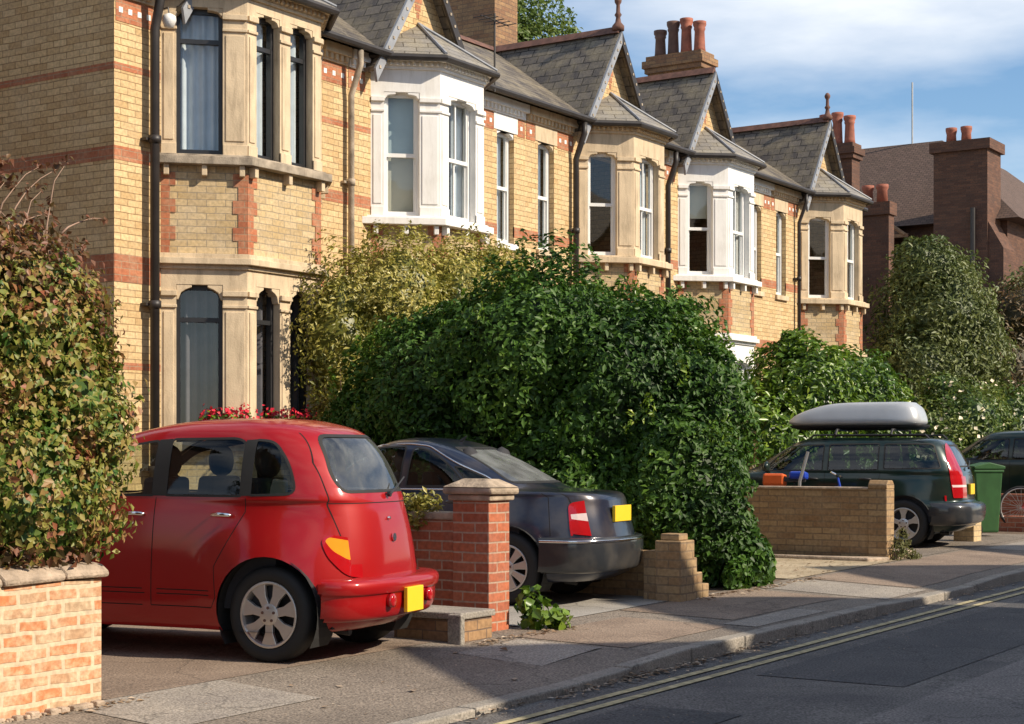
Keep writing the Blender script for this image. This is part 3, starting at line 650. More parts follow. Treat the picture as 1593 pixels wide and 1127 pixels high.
l_ = MB(); l_.prism([(-1.0, -5.4, 4.3), (-1.0, 0.0, 4.3), (2, 0, 6.6), (2, -5.4, 6.6)], (0, 0, .12)); l_.prism([(5, -5.4, 6.6), (5, 0, 6.6), (8.4, 0, 4.3), (8.4, -5.4, 4.3)], (0, 0, .12)); l_.box(2, -5.4, 6.6, 5, 0, 6.72); l_.build('wing_roof', 'clay_tile', root)
l_ = MB(); l_.tube([(-1.05, -5.4, 4.3), (-1.05, 0, 4.3)], .09); l_.build('gutter', 'grey_stone', root)
m_ = MB(); m_.tube([(3.6, 4.2, 11.0), (3.6, 4.2, 13.2)], .03, 6); m_.build('aerial_mast', 'grey_metal', root)
# small outbuilding with chimney
root = empty('outbuilding', (38.2, 14.2, .25)); tag(root, 'low dark brick outbuilding with twin pot chimney between terrace and brown house', 'building')
w_ = MB(); w_.box(0, .3, -.4, 7, 6, 5.2); w_.build('wall', 'dark_brown_brick', root)
w_ = MB(); w_.prism([(-.2, .1, 5.15), (-.2, 6.2, 5.15), (-.2, 3.1, 6.5)], (7.4, 0, 0)); w_.build('roof', 'clay_tile', root)
w_ = MB(); w_.box(-.35, .05, -.4, .0, .9, 6.8); w_.box(-.42, 0, 6.8, .06, .96, 7.1); st = w_.build('chimney_stack', 'dark_brown_brick', root)
for k in range(2):
    p = MB(); p.lathe([(.14, 0), (.12, .3), (.15, .36), (.15, .44)], (-.17, .28+k*.36, 7.1), n=12); p.build('chimney_pot', 'terracotta', st, smooth=True)

# ================================================================ ACROSS THE ROAD (behind the camera): gabled houses that shade the street
def opp_house(x):
    root = empty('gabled_house', (x, -5.3, -.1)); tag(root, 'brick gabled house facing the terrace from across the road', 'house', 'houses across the road, behind the camera')
    w_ = MB(); F = Fr((1.9, 0), (-1, 0)); ops = [(.6, 1.7, .9, 2.5), (2.3, 3.1, 0.1, 2.3), (.6, 1.7, 3.6, 5.1), (2.2, 3.2, 3.6, 5.1)]
    F.panel(w_, 0, 3.8, 0, 7.7, ops, 0, .13); w_.box(-1.9, -8, 0, -1.85, -.001, 7.7); w_.box(1.85, -8, 0, 1.9, -.001, 7.7); w_.box(-1.9, -8.05, 0, 1.9, -8, 7.7)
    w_.prism([(-1.9, -.002, 7.7), (1.9, -.002, 7.7), (0, -.002, 9.4)], (0, -.2, 0)); w_.build('wall', 'red_brick', root)
    for i, o in enumerate(ops):
        if i != 1: window(F, root, *o, frame='white_frame', d=-.08)
    d_ = MB(); F.box(d_, 2.3, 3.1, .1, 2.3, -.12, -.08); d_.build('door', 'black_frame', root)
    r_ = MB()
    for s in (-1, 1): r_.prism([(0, .15, 9.6), (s*2.0, .15, 7.8), (s*2.0, .15, 7.73), (0, .15, 9.5)], (0, -8.3, 0))
    r_.build('roof', 'slate', root)
    return root
root = empty('added_shade_house', (2.2, 13.6, 0)); tag(root, 'unseen plain brick house added across the drive to shade the nearest gable', 'house')  # unseen house added to block sky light from the gable wall
w_ = MB(); F = Fr((-6, 0), (1, 0)); F.panel(w_, 0, 12, -.3, 8.2, [(2, 3.3, 1, 3), (8, 9.3, 1, 3), (2, 3.3, 4.6, 6.4), (8, 9.3, 4.6, 6.4)], 0, .13); w_.box(5.9, .01, -.3, 6, 9, 8.2); w_.box(-6, .01, -.3, -5.9, 9, 8.2); w_.box(-6, 9, -.3, 6, 9.1, 8.2); w_.build('wall', 'dark_brown_brick', root)
for o in [(2, 3.3, 1, 3), (8, 9.3, 1, 3), (2, 3.3, 4.6, 6.4), (8, 9.3, 4.6, 6.4)]: window(F, root, *o, frame='white_frame', d=-.08)
w_ = MB(); w_.prism([(-6.3, -.4, 8.1), (-6.3, 4.5, 10.8), (-6.3, 9.5, 8.1)], (12.6, 0, 0)); w_.build('roof', 'slate', root)
OPX = [7.2, 11.6, 15.35, 19.8, 24.0, 28.3, 32.5, 3.0, -1.5, 36.8]
o0 = opp_house(OPX[0])
for x in OPX[1:]:
    c = copy_tree(o0); c.location.x = x
    if x == 11.6: c.location.z = -.5

# ================================================================ CARS
def spline(keys, n=5):                         # Catmull-Rom through rows of numbers
    out_ = []
    K = [keys[0]] + list(keys) + [keys[-1]]
    for i in range(1, len(K)-2):
        for j in range(n):
            t = j/n; p0, p1, p2, p3 = K[i-1], K[i], K[i+1], K[i+2]
            out_.append([.5*((2*b)+(-a+c)*t+(2*a-5*b+4*c-d)*t*t+(-a+3*b-3*c+d)*t**3) for a, b, c, d in zip(p0, p1, p2, p3)])
    out_.append(list(keys[-1])); return out_
def rings_bm(rows, bulges=(), N=96, xc=None):
    """rows of (z, x_rear, x_front, half width, exponent, rear bow)"""
    bm = bmesh.new(); L = []
    ths = []
    for k in range(N):
        t = 2*math.pi*k/N; ths.append(t)
    for z, xr, xf, hw, n, bow in rows:
        r = []
        # resample the superellipse by arc length for even spacing
        P = []; S = 720
        for k in range(S):
            t = 2*math.pi*k/S; c, s_ = math.cos(t), math.sin(t)
            P.append((math.copysign(abs(c)**(2/n), c), math.copysign(abs(s_)**(2/n), s_)))
        a_, b_ = (xf-xr)/2, hw
        cum = [0]
        for k in range(S):
            p, q = P[k], P[(k+1) % S]; cum.append(cum[-1]+math.hypot((p[0]-q[0])*2.2, (p[1]-q[1])*.8))
        tot = cum[-1]; j = 0
        for k in range(N):
            g = tot*k/N
            while cum[j+1] < g: j += 1
            f = (g-cum[j])/max(1e-9, cum[j+1]-cum[j]); p, q = P[j], P[(j+1) % S]
            X = p[0]+(q[0]-p[0])*f; Y = p[1]+(q[1]-p[1])*f
            x = (xf+xr)/2 + a_*X; y = b_*Y
            if X < 0: x -= bow*(1-min(1, abs(Y))**2)*abs(X)**3
            zz = z
            for cx, cz, rad, amp, top in bulges:
                dx = (x-cx)/rad; dz = (z-cz)/(rad*top if z > cz else rad)
                d = dx*dx + dz*dz
                if d < 1 and abs(Y) > .5: y += math.copysign(amp*(1-d)**1.5*min(1, (abs(Y)-.5)*3), y)
            r.append(bm.verts.new((x, y, zz)))
        L.append(r)
    for i in range(len(L)-1):
        for k in range(N): bm.faces.new((L[i][k], L[i][(k+1) % N], L[i+1][(k+1) % N], L[i+1][k]))
    bm.faces.new(L[-1]); bm.faces.new(L[0][::-1])
    bm.normal_update(); return bm
def inside(poly, a, b):
    c = False; n = len(poly); j = n-1
    for i in range(n):
        (x1, y1), (x2, y2) = poly[i], poly[j]
        if (y1 > b) != (y2 > b) and a < (x2-x1)*(b-y1)/(y2-y1)+x1: c = not c
        j = i
    return c
def proj(co, ax): return (co.x, co.z) if ax == 'y' else (co.y, co.z)
def cut(bm, poly, ax, test, mat, only=None):
    """cut a 2-D outline through the shell (seen along axis ax) and give the faces inside the material index"""
    lo = (min(p[0] for p in poly)-.02, min(p[1] for p in poly)-.02); hi = (max(p[0] for p in poly)+.02, max(p[1] for p in poly)+.02)
    def near(f):
        if not test(f.calc_center_median()): return False
        c = [proj(v.co, ax) for v in f.verts]
        return max(x for x, _ in c) > lo[0] and min(x for x, _ in c) < hi[0] and max(z for _, z in c) > lo[1] and min(z for _, z in c) < hi[1]
    n = len(poly); cand = {}
    def bb(f):
        c = [proj(v.co, ax) for v in f.verts]
        return (min(p[0] for p in c), max(p[0] for p in c), min(p[1] for p in c), max(p[1] for p in c))
    for f in bm.faces:
        if near(f): cand[f] = bb(f)
    for i in range(n):
        (x1, y1), (x2, y2) = poly[i], poly[(i+1) % n]
        d = math.hypot(x2-x1, y2-y1)
        if d < 1e-5: continue
        nx, ny = (y2-y1)/d, -(x2-x1)/d
        elo = (min(x1, x2)-.004, min(y1, y2)-.004); ehi = (max(x1, x2)+.004, max(y1, y2)+.004)
        fs = [f for f, c in cand.items() if c[1] >= elo[0] and c[0] <= ehi[0] and c[3] >= elo[1] and c[2] <= ehi[1]]
        if not fs: continue
        g = set(fs)
        for f in fs: g.update(f.edges); g.update(f.verts)
        co = (x1, 0, y1) if ax == 'y' else (0, x1, y1); no = (nx, 0, ny) if ax == 'y' else (0, nx, ny)
        for f in fs: del cand[f]
        r = bmesh.ops.bisect_plane(bm, geom=list(g), dist=1e-5, plane_co=co, plane_no=no)
        for f in r['geom']:
            if isinstance(f, bmesh.types.BMFace): cand[f] = bb(f)
    for f in cand:
        if f.is_valid:
            a, b = proj(f.calc_center_median(), ax)
            if inside(poly, a, b) and (only is None or f.material_index in only): f.material_index = mat
def rounded(pts, r, seg=5):                     # polygon with rounded corners; r one number or one per corner
    out_ = []; n = len(pts)
    for i in range(n):
        rr = r[i] if isinstance(r, (list, tuple)) else r
        p = Vector(pts[i]); a = Vector(pts[i-1]); b = Vector(pts[(i+1) % n])
        if rr <= 0: out_.append(tuple(p)); continue
        da = (a-p); db = (b-p); l = min(rr, da.length*.48, db.length*.48)
        A = p+da.normalized()*l; B = p+db.normalized()*l
        for k in range(seg+1):
            t = k/seg; out_.append(tuple(A*(1-t)**2 + p*2*t*(1-t) + B*t*t))
    return out_
def shrink(poly, d):
    c = Vector((0, 0))
    n = len(poly); res = []
    area = sum(poly[i][0]*poly[(i+1) % n][1]-poly[(i+1) % n][0]*poly[i][1] for i in range(n))
    s = 1 if area > 0 else -1
    for i in range(n):
        p = Vector(poly[i]); a = Vector(poly[i-1]); b = Vector(poly[(i+1) % n])
        t = (b-a); t = t.normalized() if t.length > 1e-9 else Vector((1, 0)); nn = Vector((-t.y, t.x))*s
        res.append(tuple(p+nn*d))
    return res
def circle(cx, cz, r, n=28, z0=None): return [(cx+r*math.cos(2*math.pi*k/n), cz+r*math.sin(2*math.pi*k/n)) for k in range(n)]
def seam(pts, w_=.0035):                         # thin closed outline round a polyline
    P = [Vector(p) for p in pts]; A = []; B = []
    for i, p in enumerate(P):
        t = (P[min(i+1, len(P)-1)]-P[max(i-1, 0)]).normalized(); nn = Vector((-t.y, t.x))*w_
        A.append(tuple(p+nn)); B.append(tuple(p-nn))
    return [ [A[i], A[i+1], B[i+1], B[i]] for i in range(len(P)-1)]
def take(bm, idx, name, mats, parent, smooth=True, push=0):
    """the faces with these material indices as one object"""
    b2 = bm.copy()
    bmesh.ops.delete(b2, geom=[f for f in b2.faces if f.material_index not in idx], context='FACES')
    if not b2.faces: b2.free(); return None
    if push:
        b2.normal_update()
        nn = {v: v.normal.copy() for v in b2.verts}
        for v in b2.verts: v.co += nn[v]*push
    me = bpy.data.meshes.new(name)
    for f in b2.faces: f.material_index = idx.index(f.material_index); f.smooth = smooth
    b2.to_mesh(me); b2.free()
    for m in mats: me.materials.append(M[m])
    uvs(me); o = bpy.data.objects.new(name, me); COL.objects.link(o); o.parent = parent; return o
def islands(bm, idx, name, mats, parent, **k):
    """like take, but one object for each connected piece"""
    b2 = bm.copy(); bmesh.ops.delete(b2, geom=[f for f in b2.faces if f.material_index not in idx], context='FACES'); b2.faces.index_update()
    seen = set(); n = 0; b2.faces.ensure_lookup_table(); res = []
    groups = []
    for f in b2.faces:
        if f.index in seen: continue
        st_ = [f]; grp = []; seen.add(f.index)
        while st_:
            g = st_.pop(); grp.append(g.index)
            for e in g.edges:
                for h in e.link_faces:
                    if h.index not in seen: seen.add(h.index); st_.append(h)
        groups.append(grp)
    for grp in groups:
        s_ = set(grp); b3 = b2.copy(); b3.faces.index_update(); b3.faces.ensure_lookup_table()
        bmesh.ops.delete(b3, geom=[f for f in b3.faces if f.index not in s_], context='FACES')
        res.append(take(b3, idx, name, mats, parent, **k)); b3.free()
    b2.free(); return res
def wheel(parent, c, side, R_=.315, W=.20, spokes=7, rim_r=.215, style='wide'):
    t = MB(); s = side; x, y, z = c            # y is the outer face
    prof = [(rim_r, -.02), (rim_r+.01, 0), (R_-.05, .012), (R_-.02, .002), (R_-.003, -.02), (R_, -.05), (R_, -W+.05), (R_-.015, -W+.01), (R_-.06, -W), (rim_r, -W+.01)]
    vs = []; N = 40; fs = []
    for r, h in prof:
        for k in range(N): a = 2*math.pi*k/N; vs.append((x+r*math.cos(a), y+h*s, z+r*math.sin(a)))
    for i in range(len(prof)-1):
        for k in range(N): fs.append([i*N+k, i*N+(k+1) % N, (i+1)*N+(k+1) % N, (i+1)*N+k])
    t.add(vs, fs); to = t.build('wheel', 'rubber', parent, smooth=True)
    r = MB(); prof = [(rim_r, -.03), (rim_r+.004, .004), (rim_r-.012, .006), (rim_r-.022, -.02), (rim_r-.03, -.09), (rim_r-.03, -.15)]
    vs = []; fs = []
    for q, h in prof:
        for k in range(N): a = 2*math.pi*k/N; vs.append((x+q*math.cos(a), y+h*s, z+q*math.sin(a)))
    for i in range(len(prof)-1):
        for k in range(N): fs.append([i*N+k, i*N+(k+1) % N, (i+1)*N+(k+1) % N, (i+1)*N+k])
    r.add(vs, fs)
    for k in range(spokes):
        a = 2*math.pi*(k+.25)/spokes; w0, w1, w2 = (.046, .030, .060) if style == 'wide' else (.035, .028, .04)
        e = Vector((math.cos(a), 0, math.sin(a))); p = Vector((-math.sin(a), 0, math.cos(a))); C_ = Vector((x, y, z))
        pts = [C_+e*.03-p*w0*.6, C_+e*.12-p*w1, C_+e*(rim_r-.015)-p*w2, C_+e*(rim_r-.015)+p*w2, C_+e*.12+p*w1, C_+e*.03+p*w0*.6]
        r.prism([q+Vector((0, -.008*s, 0)) for q in pts], (0, -.03*s, 0))
    r.lathe([(.07, -.04*s), (.072, -.004*s), (.05, .002*s), (.03, .006*s), (.001, .007*s)], (x, y, z), 'y', 20)
    ro = r.build('rim', 'alloy', to, smooth=False, bevel=.004)
    n_ = MB()
    for k in range(5): a = 2*math.pi*k/5+.3; n_.lathe([(.010, -.006*s), (.010, .009*s), (.004, .010*s)], (x+.045*math.cos(a), y, z+.045*math.sin(a)), 'y', 8)
    n_.build('wheel_nuts', 'dark_pot', to)
    d = MB(); d.lathe([(rim_r-.035, -.12*s), (rim_r-.035, -.11*s), (.001, -.11*s)], (x, y, z), 'y', 24); d.build('brake_disc', 'black_iron', to)
    return to
def car(name, label, cat, loc, rz, S):
    root = empty(name, loc, rz); tag(root, label, cat)
    bm = rings_bm([list(r[:5])+[r[5]*S.get('bowk', .5)] for r in spline(S['rows'], 5)], S.get('bulges', ()), N=S.get('N', 120))
    for f in bm.faces: f.material_index = 0
    # material index: 0 paint, 1 gap, 2 seal, 3 side glass, 4 rear glass, 5 front glass, 6 arch hole, 7.. lamps
    for sgn in (1, -1):
        T = (lambda c: c.y > .3) if sgn > 0 else (lambda c: c.y < -.3)
        for w_ in S.get('pillars', ()): cut(bm, w_, 'y', T, 2)
        for w_ in S['windows']:
            cut(bm, w_, 'y', T, 2); cut(bm, shrink(w_, .016), 'y', T, 3, only=(2, 3))
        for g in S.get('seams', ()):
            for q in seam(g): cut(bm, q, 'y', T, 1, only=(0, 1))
        for ax_x in (0, S['wb']):
            cut(bm, circle(ax_x, S['wr']+.005, S['arch'], 36), 'y', T, 6, only=(0, 1))
        TL = (lambda c: c.y > S.get('lamp_y', .3)) if sgn > 0 else (lambda c: c.y < -S.get('lamp_y', .3))
        for l_, mi in S.get('lamps', ()): cut(bm, l_, 'y', TL, mi, only=(0,) if mi < 8 else (0, 7, 8, 9))
    TR = lambda c: c.x < S['mid']; TF = lambda c: c.x > S['mid']
    w_ = S['rear_window']; cut(bm, w_, 'x', lambda c: c.x < S['mid'] and c.z > S['belt']-.03, 2, only=(0, 2)); cut(bm, shrink(w_, .02), 'x', lambda c: c.x < S['mid'] and c.z > S['belt']-.03, 4, only=(2,))
    w_ = S['windscreen']; cut(bm, w_, 'x', lambda c: c.x > S['mid'] and c.z > S['belt']-.1, 2, only=(0, 2)); cut(bm, shrink(w_, .02), 'x', lambda c: c.x > S['mid'] and c.z > S['belt']-.1, 5, only=(2,))
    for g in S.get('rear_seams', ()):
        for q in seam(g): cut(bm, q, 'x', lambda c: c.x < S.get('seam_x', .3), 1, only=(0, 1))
    for l_, mi in S.get('rear_lamps', ()):
        for sg in (1, -1):
            cut(bm, [(p[0]*sg, p[1]) for p in l_], 'x', lambda c: c.x < -.56, mi, only=(0, 7, 8, 9) if mi > 7 else (0,))
    take(bm, [0, 1], 'body', [S['paint'], 'gap_shade'], root)
    islands(bm, [2], 'window_seal', ['rubber'], root, push=.002)
    islands(bm, [3], 'side_window', [S.get('side_glass', 'car_glass')], root, push=-.003)
    take(bm, [4], 'rear_window', [S.get('rear_glass', 'rear_glass')], root, push=-.003); take(bm, [5], 'windscreen', ['car_glass'], root, push=-.003)
    islands(bm, [7, 8, 9], 'tail_light', ['lamp_red', S.get('lamp2', 'lamp_orange'), 'lamp_clear'], root, push=.008)
    bm.free()
    hw = S['hw']; wr = S['wr']
    for ax_x in (0, S['wb']):                      # wheel arch liners
        for sgn in (1, -1):
            a_ = MB(); N = 24; vs = []; fs = []; R2 = S['arch']+.012
            for y in (sgn*(hw-.015), sgn*(hw-.28)):
                for k in range(N+1):
                    t = math.pi*(-.18+1.36*k/N); vs.append((ax_x+R2*math.cos(t), y, wr+.005+R2*math.sin(t)))
            for k in range(N): fs.append([k, k+1, N+2+k, N+1+k])
            fs.append(list(range(N+1, 2*N+2))); a_.add(vs, fs); a_.build('wheel_arch', 'rubber', root, smooth=False, fix=False)
            wheel(root, (ax_x, sgn*(hw-.035), wr), sgn, R_=wr, rim_r=S.get('rim', .215), spokes=S.get('spokes', 7), style=S.get('spoke_style', 'wide'))
    fl = MB(); x0, x1 = S['floor']; fl.box(x0, -hw+.2, .22, x1, hw-.2, .34); fl.box(x0+.25, -hw+.32, .16, x0+.6, hw-.32, .22); fl.tube([(x0+.1, .35, .2), (x0-.02, .35, .19)], .03, 8); fl.build('underside', 'plastic_black', root)
    # cabin: floor tub and seats
    ct = MB(); b = S['belt']; c0, c1 = S['cabin']; ct.box(c0, -hw+.10, .34, c1, hw-.10, b-.14); ct.build('cabin_trim', 'seat_cloth', root)
    for sx, ys in ((S['seat_r'], (-.36, .36)), (S['seat_f'], (-.36, .36))):
        for y in ys:
            s_ = MB(); s_.prism([(sx-.12, y-.23, b-.3), (sx+.06, y-.23, b-.3), (sx-.02, y-.2, b+.14), (sx-.14, y-.2, b+.14)], (0, .44, 0))
            so_ = s_.build('seat', 'seat_cloth', root, bevel=.03)
            h_ = MB(); h_.lathe([(.02, -.055), (.10, -.05), (.125, 0), (.10, .05), (.02, .055)], (sx-.08, y, b+.25), 'x', 16); h_.tube([(sx-.08, y, b+.1), (sx-.08, y, b+.2)], .015, 6)
            h_.build('headrest', 'seat_cloth', so_, smooth=True)
    d_ = MB(); d_.prism([(S['dash'], -hw+.12, b-.2), (S['dash']-.35, -hw+.12, b-.2), (S['dash']-.3, -hw+.12, b-.04), (S['dash'], -hw+.12, b-.01)], (0, 2*hw-.24, 0)); d_.build('dashboard', 'plastic_black', root)
    s_ = MB(); cx_, cz_ = S['dash']-.5, b-.02
    pts = [(cx_+.06*math.sin(2*math.pi*k/20)*.6, -.36+.18*math.cos(2*math.pi*k/20), cz_+.17*math.sin(2*math.pi*k/20)) for k in range(21)]
    s_.tube(pts, .014, 6); s_.build('steering_wheel', 'plastic_black', root)
    return root
def surf_y(rows, x, z):
    r = spline(rows, 5); best = 0
    for a, b in zip(r[:-1], r[1:]):
        if min(a[0], b[0]) <= z <= max(a[0], b[0]) and abs(b[0]-a[0]) > 1e-6:
            t = (z-a[0])/(b[0]-a[0]); q = [u+(v-u)*t for u, v in zip(a, b)]
            X = (x-(q[1]+q[2])/2)/((q[2]-q[1])/2)
            if abs(X) < 1: best = max(best, q[3]*(1-abs(X)**q[4])**(1/q[4]))
    return best
def handle(root, x, y, z, s, mat='chrome', L=.17):
    m_ = MB(); m_.tube([(x-L/2, y, z), (x-L/2+.02, y+.022*s, z+.004), (x, y+.035*s, z+.008), (x+L/2-.02, y+.022*s, z+.004), (x+L/2, y, z)], [.008, .014, .015, .014, .008], 8); m_.build('door_handle', mat, root, smooth=True)
def flatring(pts2, x, ax='x'): pass
def wiper(root, p0, p1, p2, parent=None):
    m_ = MB(); m_.tube([p0, p1], [.014, .007], 6); m_.tube([p1, p2], .006, 5); m_.lathe([(.02, -.01), (.02, .012)], p0, 'x', 8); m_.build('rear_wiper', 'plastic_black', root)
def bumper(root, rows, mat, name='rear_bumper', N=72, keep=None):
    bm = rings_bm([list(r[:5])+[r[5]*.5] for r in spline(rows, 4)], N=N)
    if keep: bmesh.ops.delete(bm, geom=[f for f in bm.faces if not keep(f.calc_center_median())], context='FACES')
    for f in bm.faces: f.material_index = 0
    o = take(bm, [0], name, [mat], root); bm.free(); return o

# ---- red rounded hatchback
WR = .315
rows = [ (.20,-.42,2.95,.70,5,.06), (.26,-.50,3.05,.735,5,.07), (.40,-.55,3.1,.755,5,.08), (.60,-.555,3.1,.765,4.6,.09), (.80,-.53,3.05,.762,4.2,.10), (.95,-.50,2.95,.75,4,.10),
         (1.03,-.475,2.7,.738,4,.10), (1.06,-.465,2.15,.733,4,.10), (1.12,-.44,2.02,.725,4,.10), (1.25,-.38,1.83,.70,4,.10), (1.38,-.30,1.64,.665,3.9,.095), (1.47,-.22,1.45,.625,3.7,.09), (1.53,-.12,1.22,.575,3.5,.08), (1.575,.04,.98,.47,3.2,.06), (1.598,.18,.78,.30,3,.03), (1.603,.35,.6,.12,2.5,0)]
win_rear_door = rounded([(.22,1.075),(.83,1.075),(.83,1.465),(.30,1.47),(.22,1.44)], [.02,.02,.04,.06,.04])
win_q = rounded([(-.18,1.09),(.165,1.08),(.165,1.46),(.02,1.45),(-.11,1.30)], [.09,.02,.03,.14,.14])
win_f = rounded([(.92,1.075),(1.85,1.07),(1.76,1.16),(1.40,1.39),(.92,1.46)], [.02,.04,.05,.1,.05])
lamp_o = rounded([(-.66,.54),(-.50,.56),(-.38,.70),(-.34,.80),(-.38,.835),(-.50,.81),(-.66,.68)], [.0,.05,.06,.03,.04,.05,0])
lamp_i = rounded([(-.60,.69),(-.50,.665),(-.405,.735),(-.36,.795),(-.38,.818),(-.50,.79),(-.60,.72)], .03)
S = dict(rows=rows, bulges=((0,.40,.62,.105,1.0),(2.42,.42,.66,.08,1.0)), bowk=.45, windows=[win_rear_door, win_q, win_f], wb=2.42, wr=WR, arch=.375, hw=.775, mid=.8, belt=1.06,
    pillars=[[(.82,1.08),(.93,1.08),(.93,1.455),(.82,1.46)], [(.155,1.085),(.23,1.085),(.23,1.45),(.155,1.455)]], seams=[[(.90,1.07),(.93,.35)], [(.93,.35),(.42,.35),(.38,.42)], [(.19,1.07),(.19,.98),(.26,.86),(.40,.62),(.38,.42)], [(1.0,.35),(2.0,.35),(2.03,1.0)], [(.88,.46),(.44,.46)], [(.88,.43),(.44,.43)], [(.98,.43),(1.96,.43)], [(1.0,.46),(1.98,.46)]],
    lamps=[(lamp_o, 7), (lamp_i, 8)], rear_window=rounded([(-.46,1.10),(.46,1.10),(.50,1.22),(.42,1.49),(-.42,1.49),(-.50,1.22)], [.07,.07,.1,.1,.1,.1]),
    windscreen=rounded([(-.62,1.06),(.62,1.06),(.54,1.50),(-.54,1.50)], .06), rear_seams=[[(-.50,.56),(-.55,1.02),(-.545,1.30),(-.47,1.50)], [(.50,.56),(.55,1.02),(.545,1.30),(.47,1.50)], [(-.55,1.035),(.55,1.035)]],
    lamp_y=.47, paint='paint_red', floor=(-.40, 2.9), cabin=(-.02, 1.9), seat_r=.30, seat_f=1.12, dash=1.95, rim=.215, spokes=7, seam_x=.2)
px, py = 8.10, 7.25; th = R(10.5)
rcx, rcy = px + .713*math.cos(th), py + .713*math.sin(th)
c1_ = car('red_car', 'glossy red rounded hatchback reversed onto the near drive with tail to the pavement', 'car', (rcx, rcy, G(8)), th + R(90), S)
c1_.scale = (.97, .92, 1)
for s in (1, -1): handle(c1_, .36, s*.748, .955, s); handle(c1_, 1.06, s*.748, .955, s)
for s in (1, -1):
    m_ = MB(); m_.lathe([(.011, 0), (.011, .006)], (1.08, s*.752, .90), 'y', 10); m_.build('keyhole', 'chrome', c1_)
bumper(c1_, [(.27,-.58,.2,.70,3.6,.07),(.29,-.64,.2,.745,3.8,.07),(.36,-.665,.2,.76,4,.075),(.44,-.67,.2,.765,4,.075),(.455,-.685,.2,.775,4,.075),(.50,-.695,.2,.78,4,.075),(.535,-.68,.2,.775,4,.075),(.55,-.64,.2,.75,4,.07),(.555,-.56,.2,.70,4,.06)], 'paint_red', keep=lambda c: c.x < -.41)
m_ = MB(); m_.box(-.752, -.13, .31, -.722, .13, .475); m_.build('number_plate', 'plate_yellow', c1_, bevel=.004)
for s in (1, -1):
    m_ = MB(); m_.lathe([(.03, -.02), (.045, -.015), (.048, .02)], (-.715, s*.30, .40), 'x', 12); m_.build('fog_light', 'lamp_red', c1_, smooth=True)
wiper(c1_, (-.525, -.05, 1.09), (-.52, -.17, 1.13), (-.50, -.34, 1.20))
m_ = MB(); m_.lathe([(.028, -.006), (.028, .006), (.01, .01)], (-.585, 0, .80), 'x', 14); m_.lathe([(.01, -.005), (.012, .01)], (-.565, .03, .93), 'x', 8); m_.build('boot_badge', 'chrome', c1_)
m_ = MB(); m_.tube([(1.9, .70, 1.02), (1.85, .86, 1.08)], .02); m_.lathe([(.06, -.03), (.09, 0), (.05, .05)], (1.85, .92, 1.10), 'x', 12); m_.build('door_mirror', 'paint_red', c1_, smooth=True)

# ---- dark saloon
rows = [ (.20,-.60,3.2,.70,5,.10), (.28,-.74,3.3,.75,5,.13), (.42,-.78,3.35,.765,4.6,.15), (.55,-.77,3.35,.77,4.4,.15), (.70,-.74,3.32,.765,4.2,.14), (.85,-.71,3.25,.75,4,.12), (.93,-.69,3.1,.735,4,.11),
         (.965,-.64,2.6,.72,4.2,.10), (.98,-.50,2.25,.712,4.2,.09), (.99,-.30,2.15,.706,4.2,.08), (1.02,-.12,2.08,.70,4,.08), (1.10,.05,1.92,.69,4,.07), (1.20,.26,1.72,.66,4,.06), (1.30,.50,1.52,.62,4,.05), (1.37,.74,1.36,.57,4,.04), (1.42,.92,1.22,.47,3.6,.03), (1.44,1.0,1.12,.33,3,.01)]
rows[-6:] = [(1.20,.24,1.80,.66,4,.06), (1.30,.46,1.62,.62,4,.05), (1.375,.66,1.48,.575,4,.04), (1.425,.85,1.34,.50,3.8,.03), (1.45,1.0,1.22,.34,3,.01), (1.457,1.08,1.15,.14,2.5,0)]
w1 = rounded([(.40,1.015),(1.03,1.01),(1.00,1.375),(.86,1.36),(.62,1.24)], [.03,.02,.06,.1,.15])
w0 = rounded([(.10,1.02),(.375,1.015),(.57,1.20),(.48,1.20),(.25,1.11)], [.02,.01,.03,.05,.05])
w2 = rounded([(1.08,1.01),(1.98,1.0),(1.66,1.26),(1.40,1.37),(1.06,1.385)], [.02,.03,.08,.1,.05])
S2 = dict(rows=rows, bulges=((0,.40,.52,.025,1.0),(2.50,.40,.52,.025,1.0)), windows=[w0, w1, w2], wb=2.5, wr=WR, arch=.36, hw=.775, mid=1.1, belt=1.0,
    seams=[[(1.05,1.0),(1.05,.30),(.45,.30)], [(.38,1.0),(.40,.80),(.45,.30)], [(1.05,.30),(2.1,.30),(2.15,.98)], [(-.30,.965),(-.36,.93),(-.40,.60)]],
    rear_lamps=[(rounded([(.60,.60),(.86,.60),(.86,.92),(.64,.93),(.62,.80)], [.02,0,0,.03,.05]), 7), (rounded([(.62,.74),(.72,.76),(.86,.72),(.86,.80),(.72,.775),(.62,.80)], .01), 9), (rounded([(.66,.87),(.86,.85),(.86,.92),(.66,.93)], .01), 9)],
    lamp_y=.5, lamps=[(rounded([(-.72,.60),(-.56,.62),(-.52,.88),(-.72,.92)], [0,.04,.05,0]), 7), (rounded([(-.72,.72),(-.56,.745),(-.55,.785),(-.72,.80)], .005), 9)],
    rear_window=rounded([(-.54,1.045),(.54,1.045),(.45,1.37),(-.45,1.37)], .06), windscreen=rounded([(-.60,1.03),(.60,1.03),(.50,1.39),(-.50,1.39)], .06),
    rear_seams=[[(-.54,.56),(-.56,.93),(-.60,.985)], [(.54,.56),(.56,.93),(.60,.985)], [(-.54,.56),(.54,.56)]],
    paint='paint_navy', floor=(-.5, 3.1), cabin=(-.1, 2.0), seat_r=.62, seat_f=1.3, dash=2.1, rim=.205, spokes=9, spoke_style='thin', rear_glass='dust_sheen_glass')
px, py = 11.98, 7.98; th = R(7)
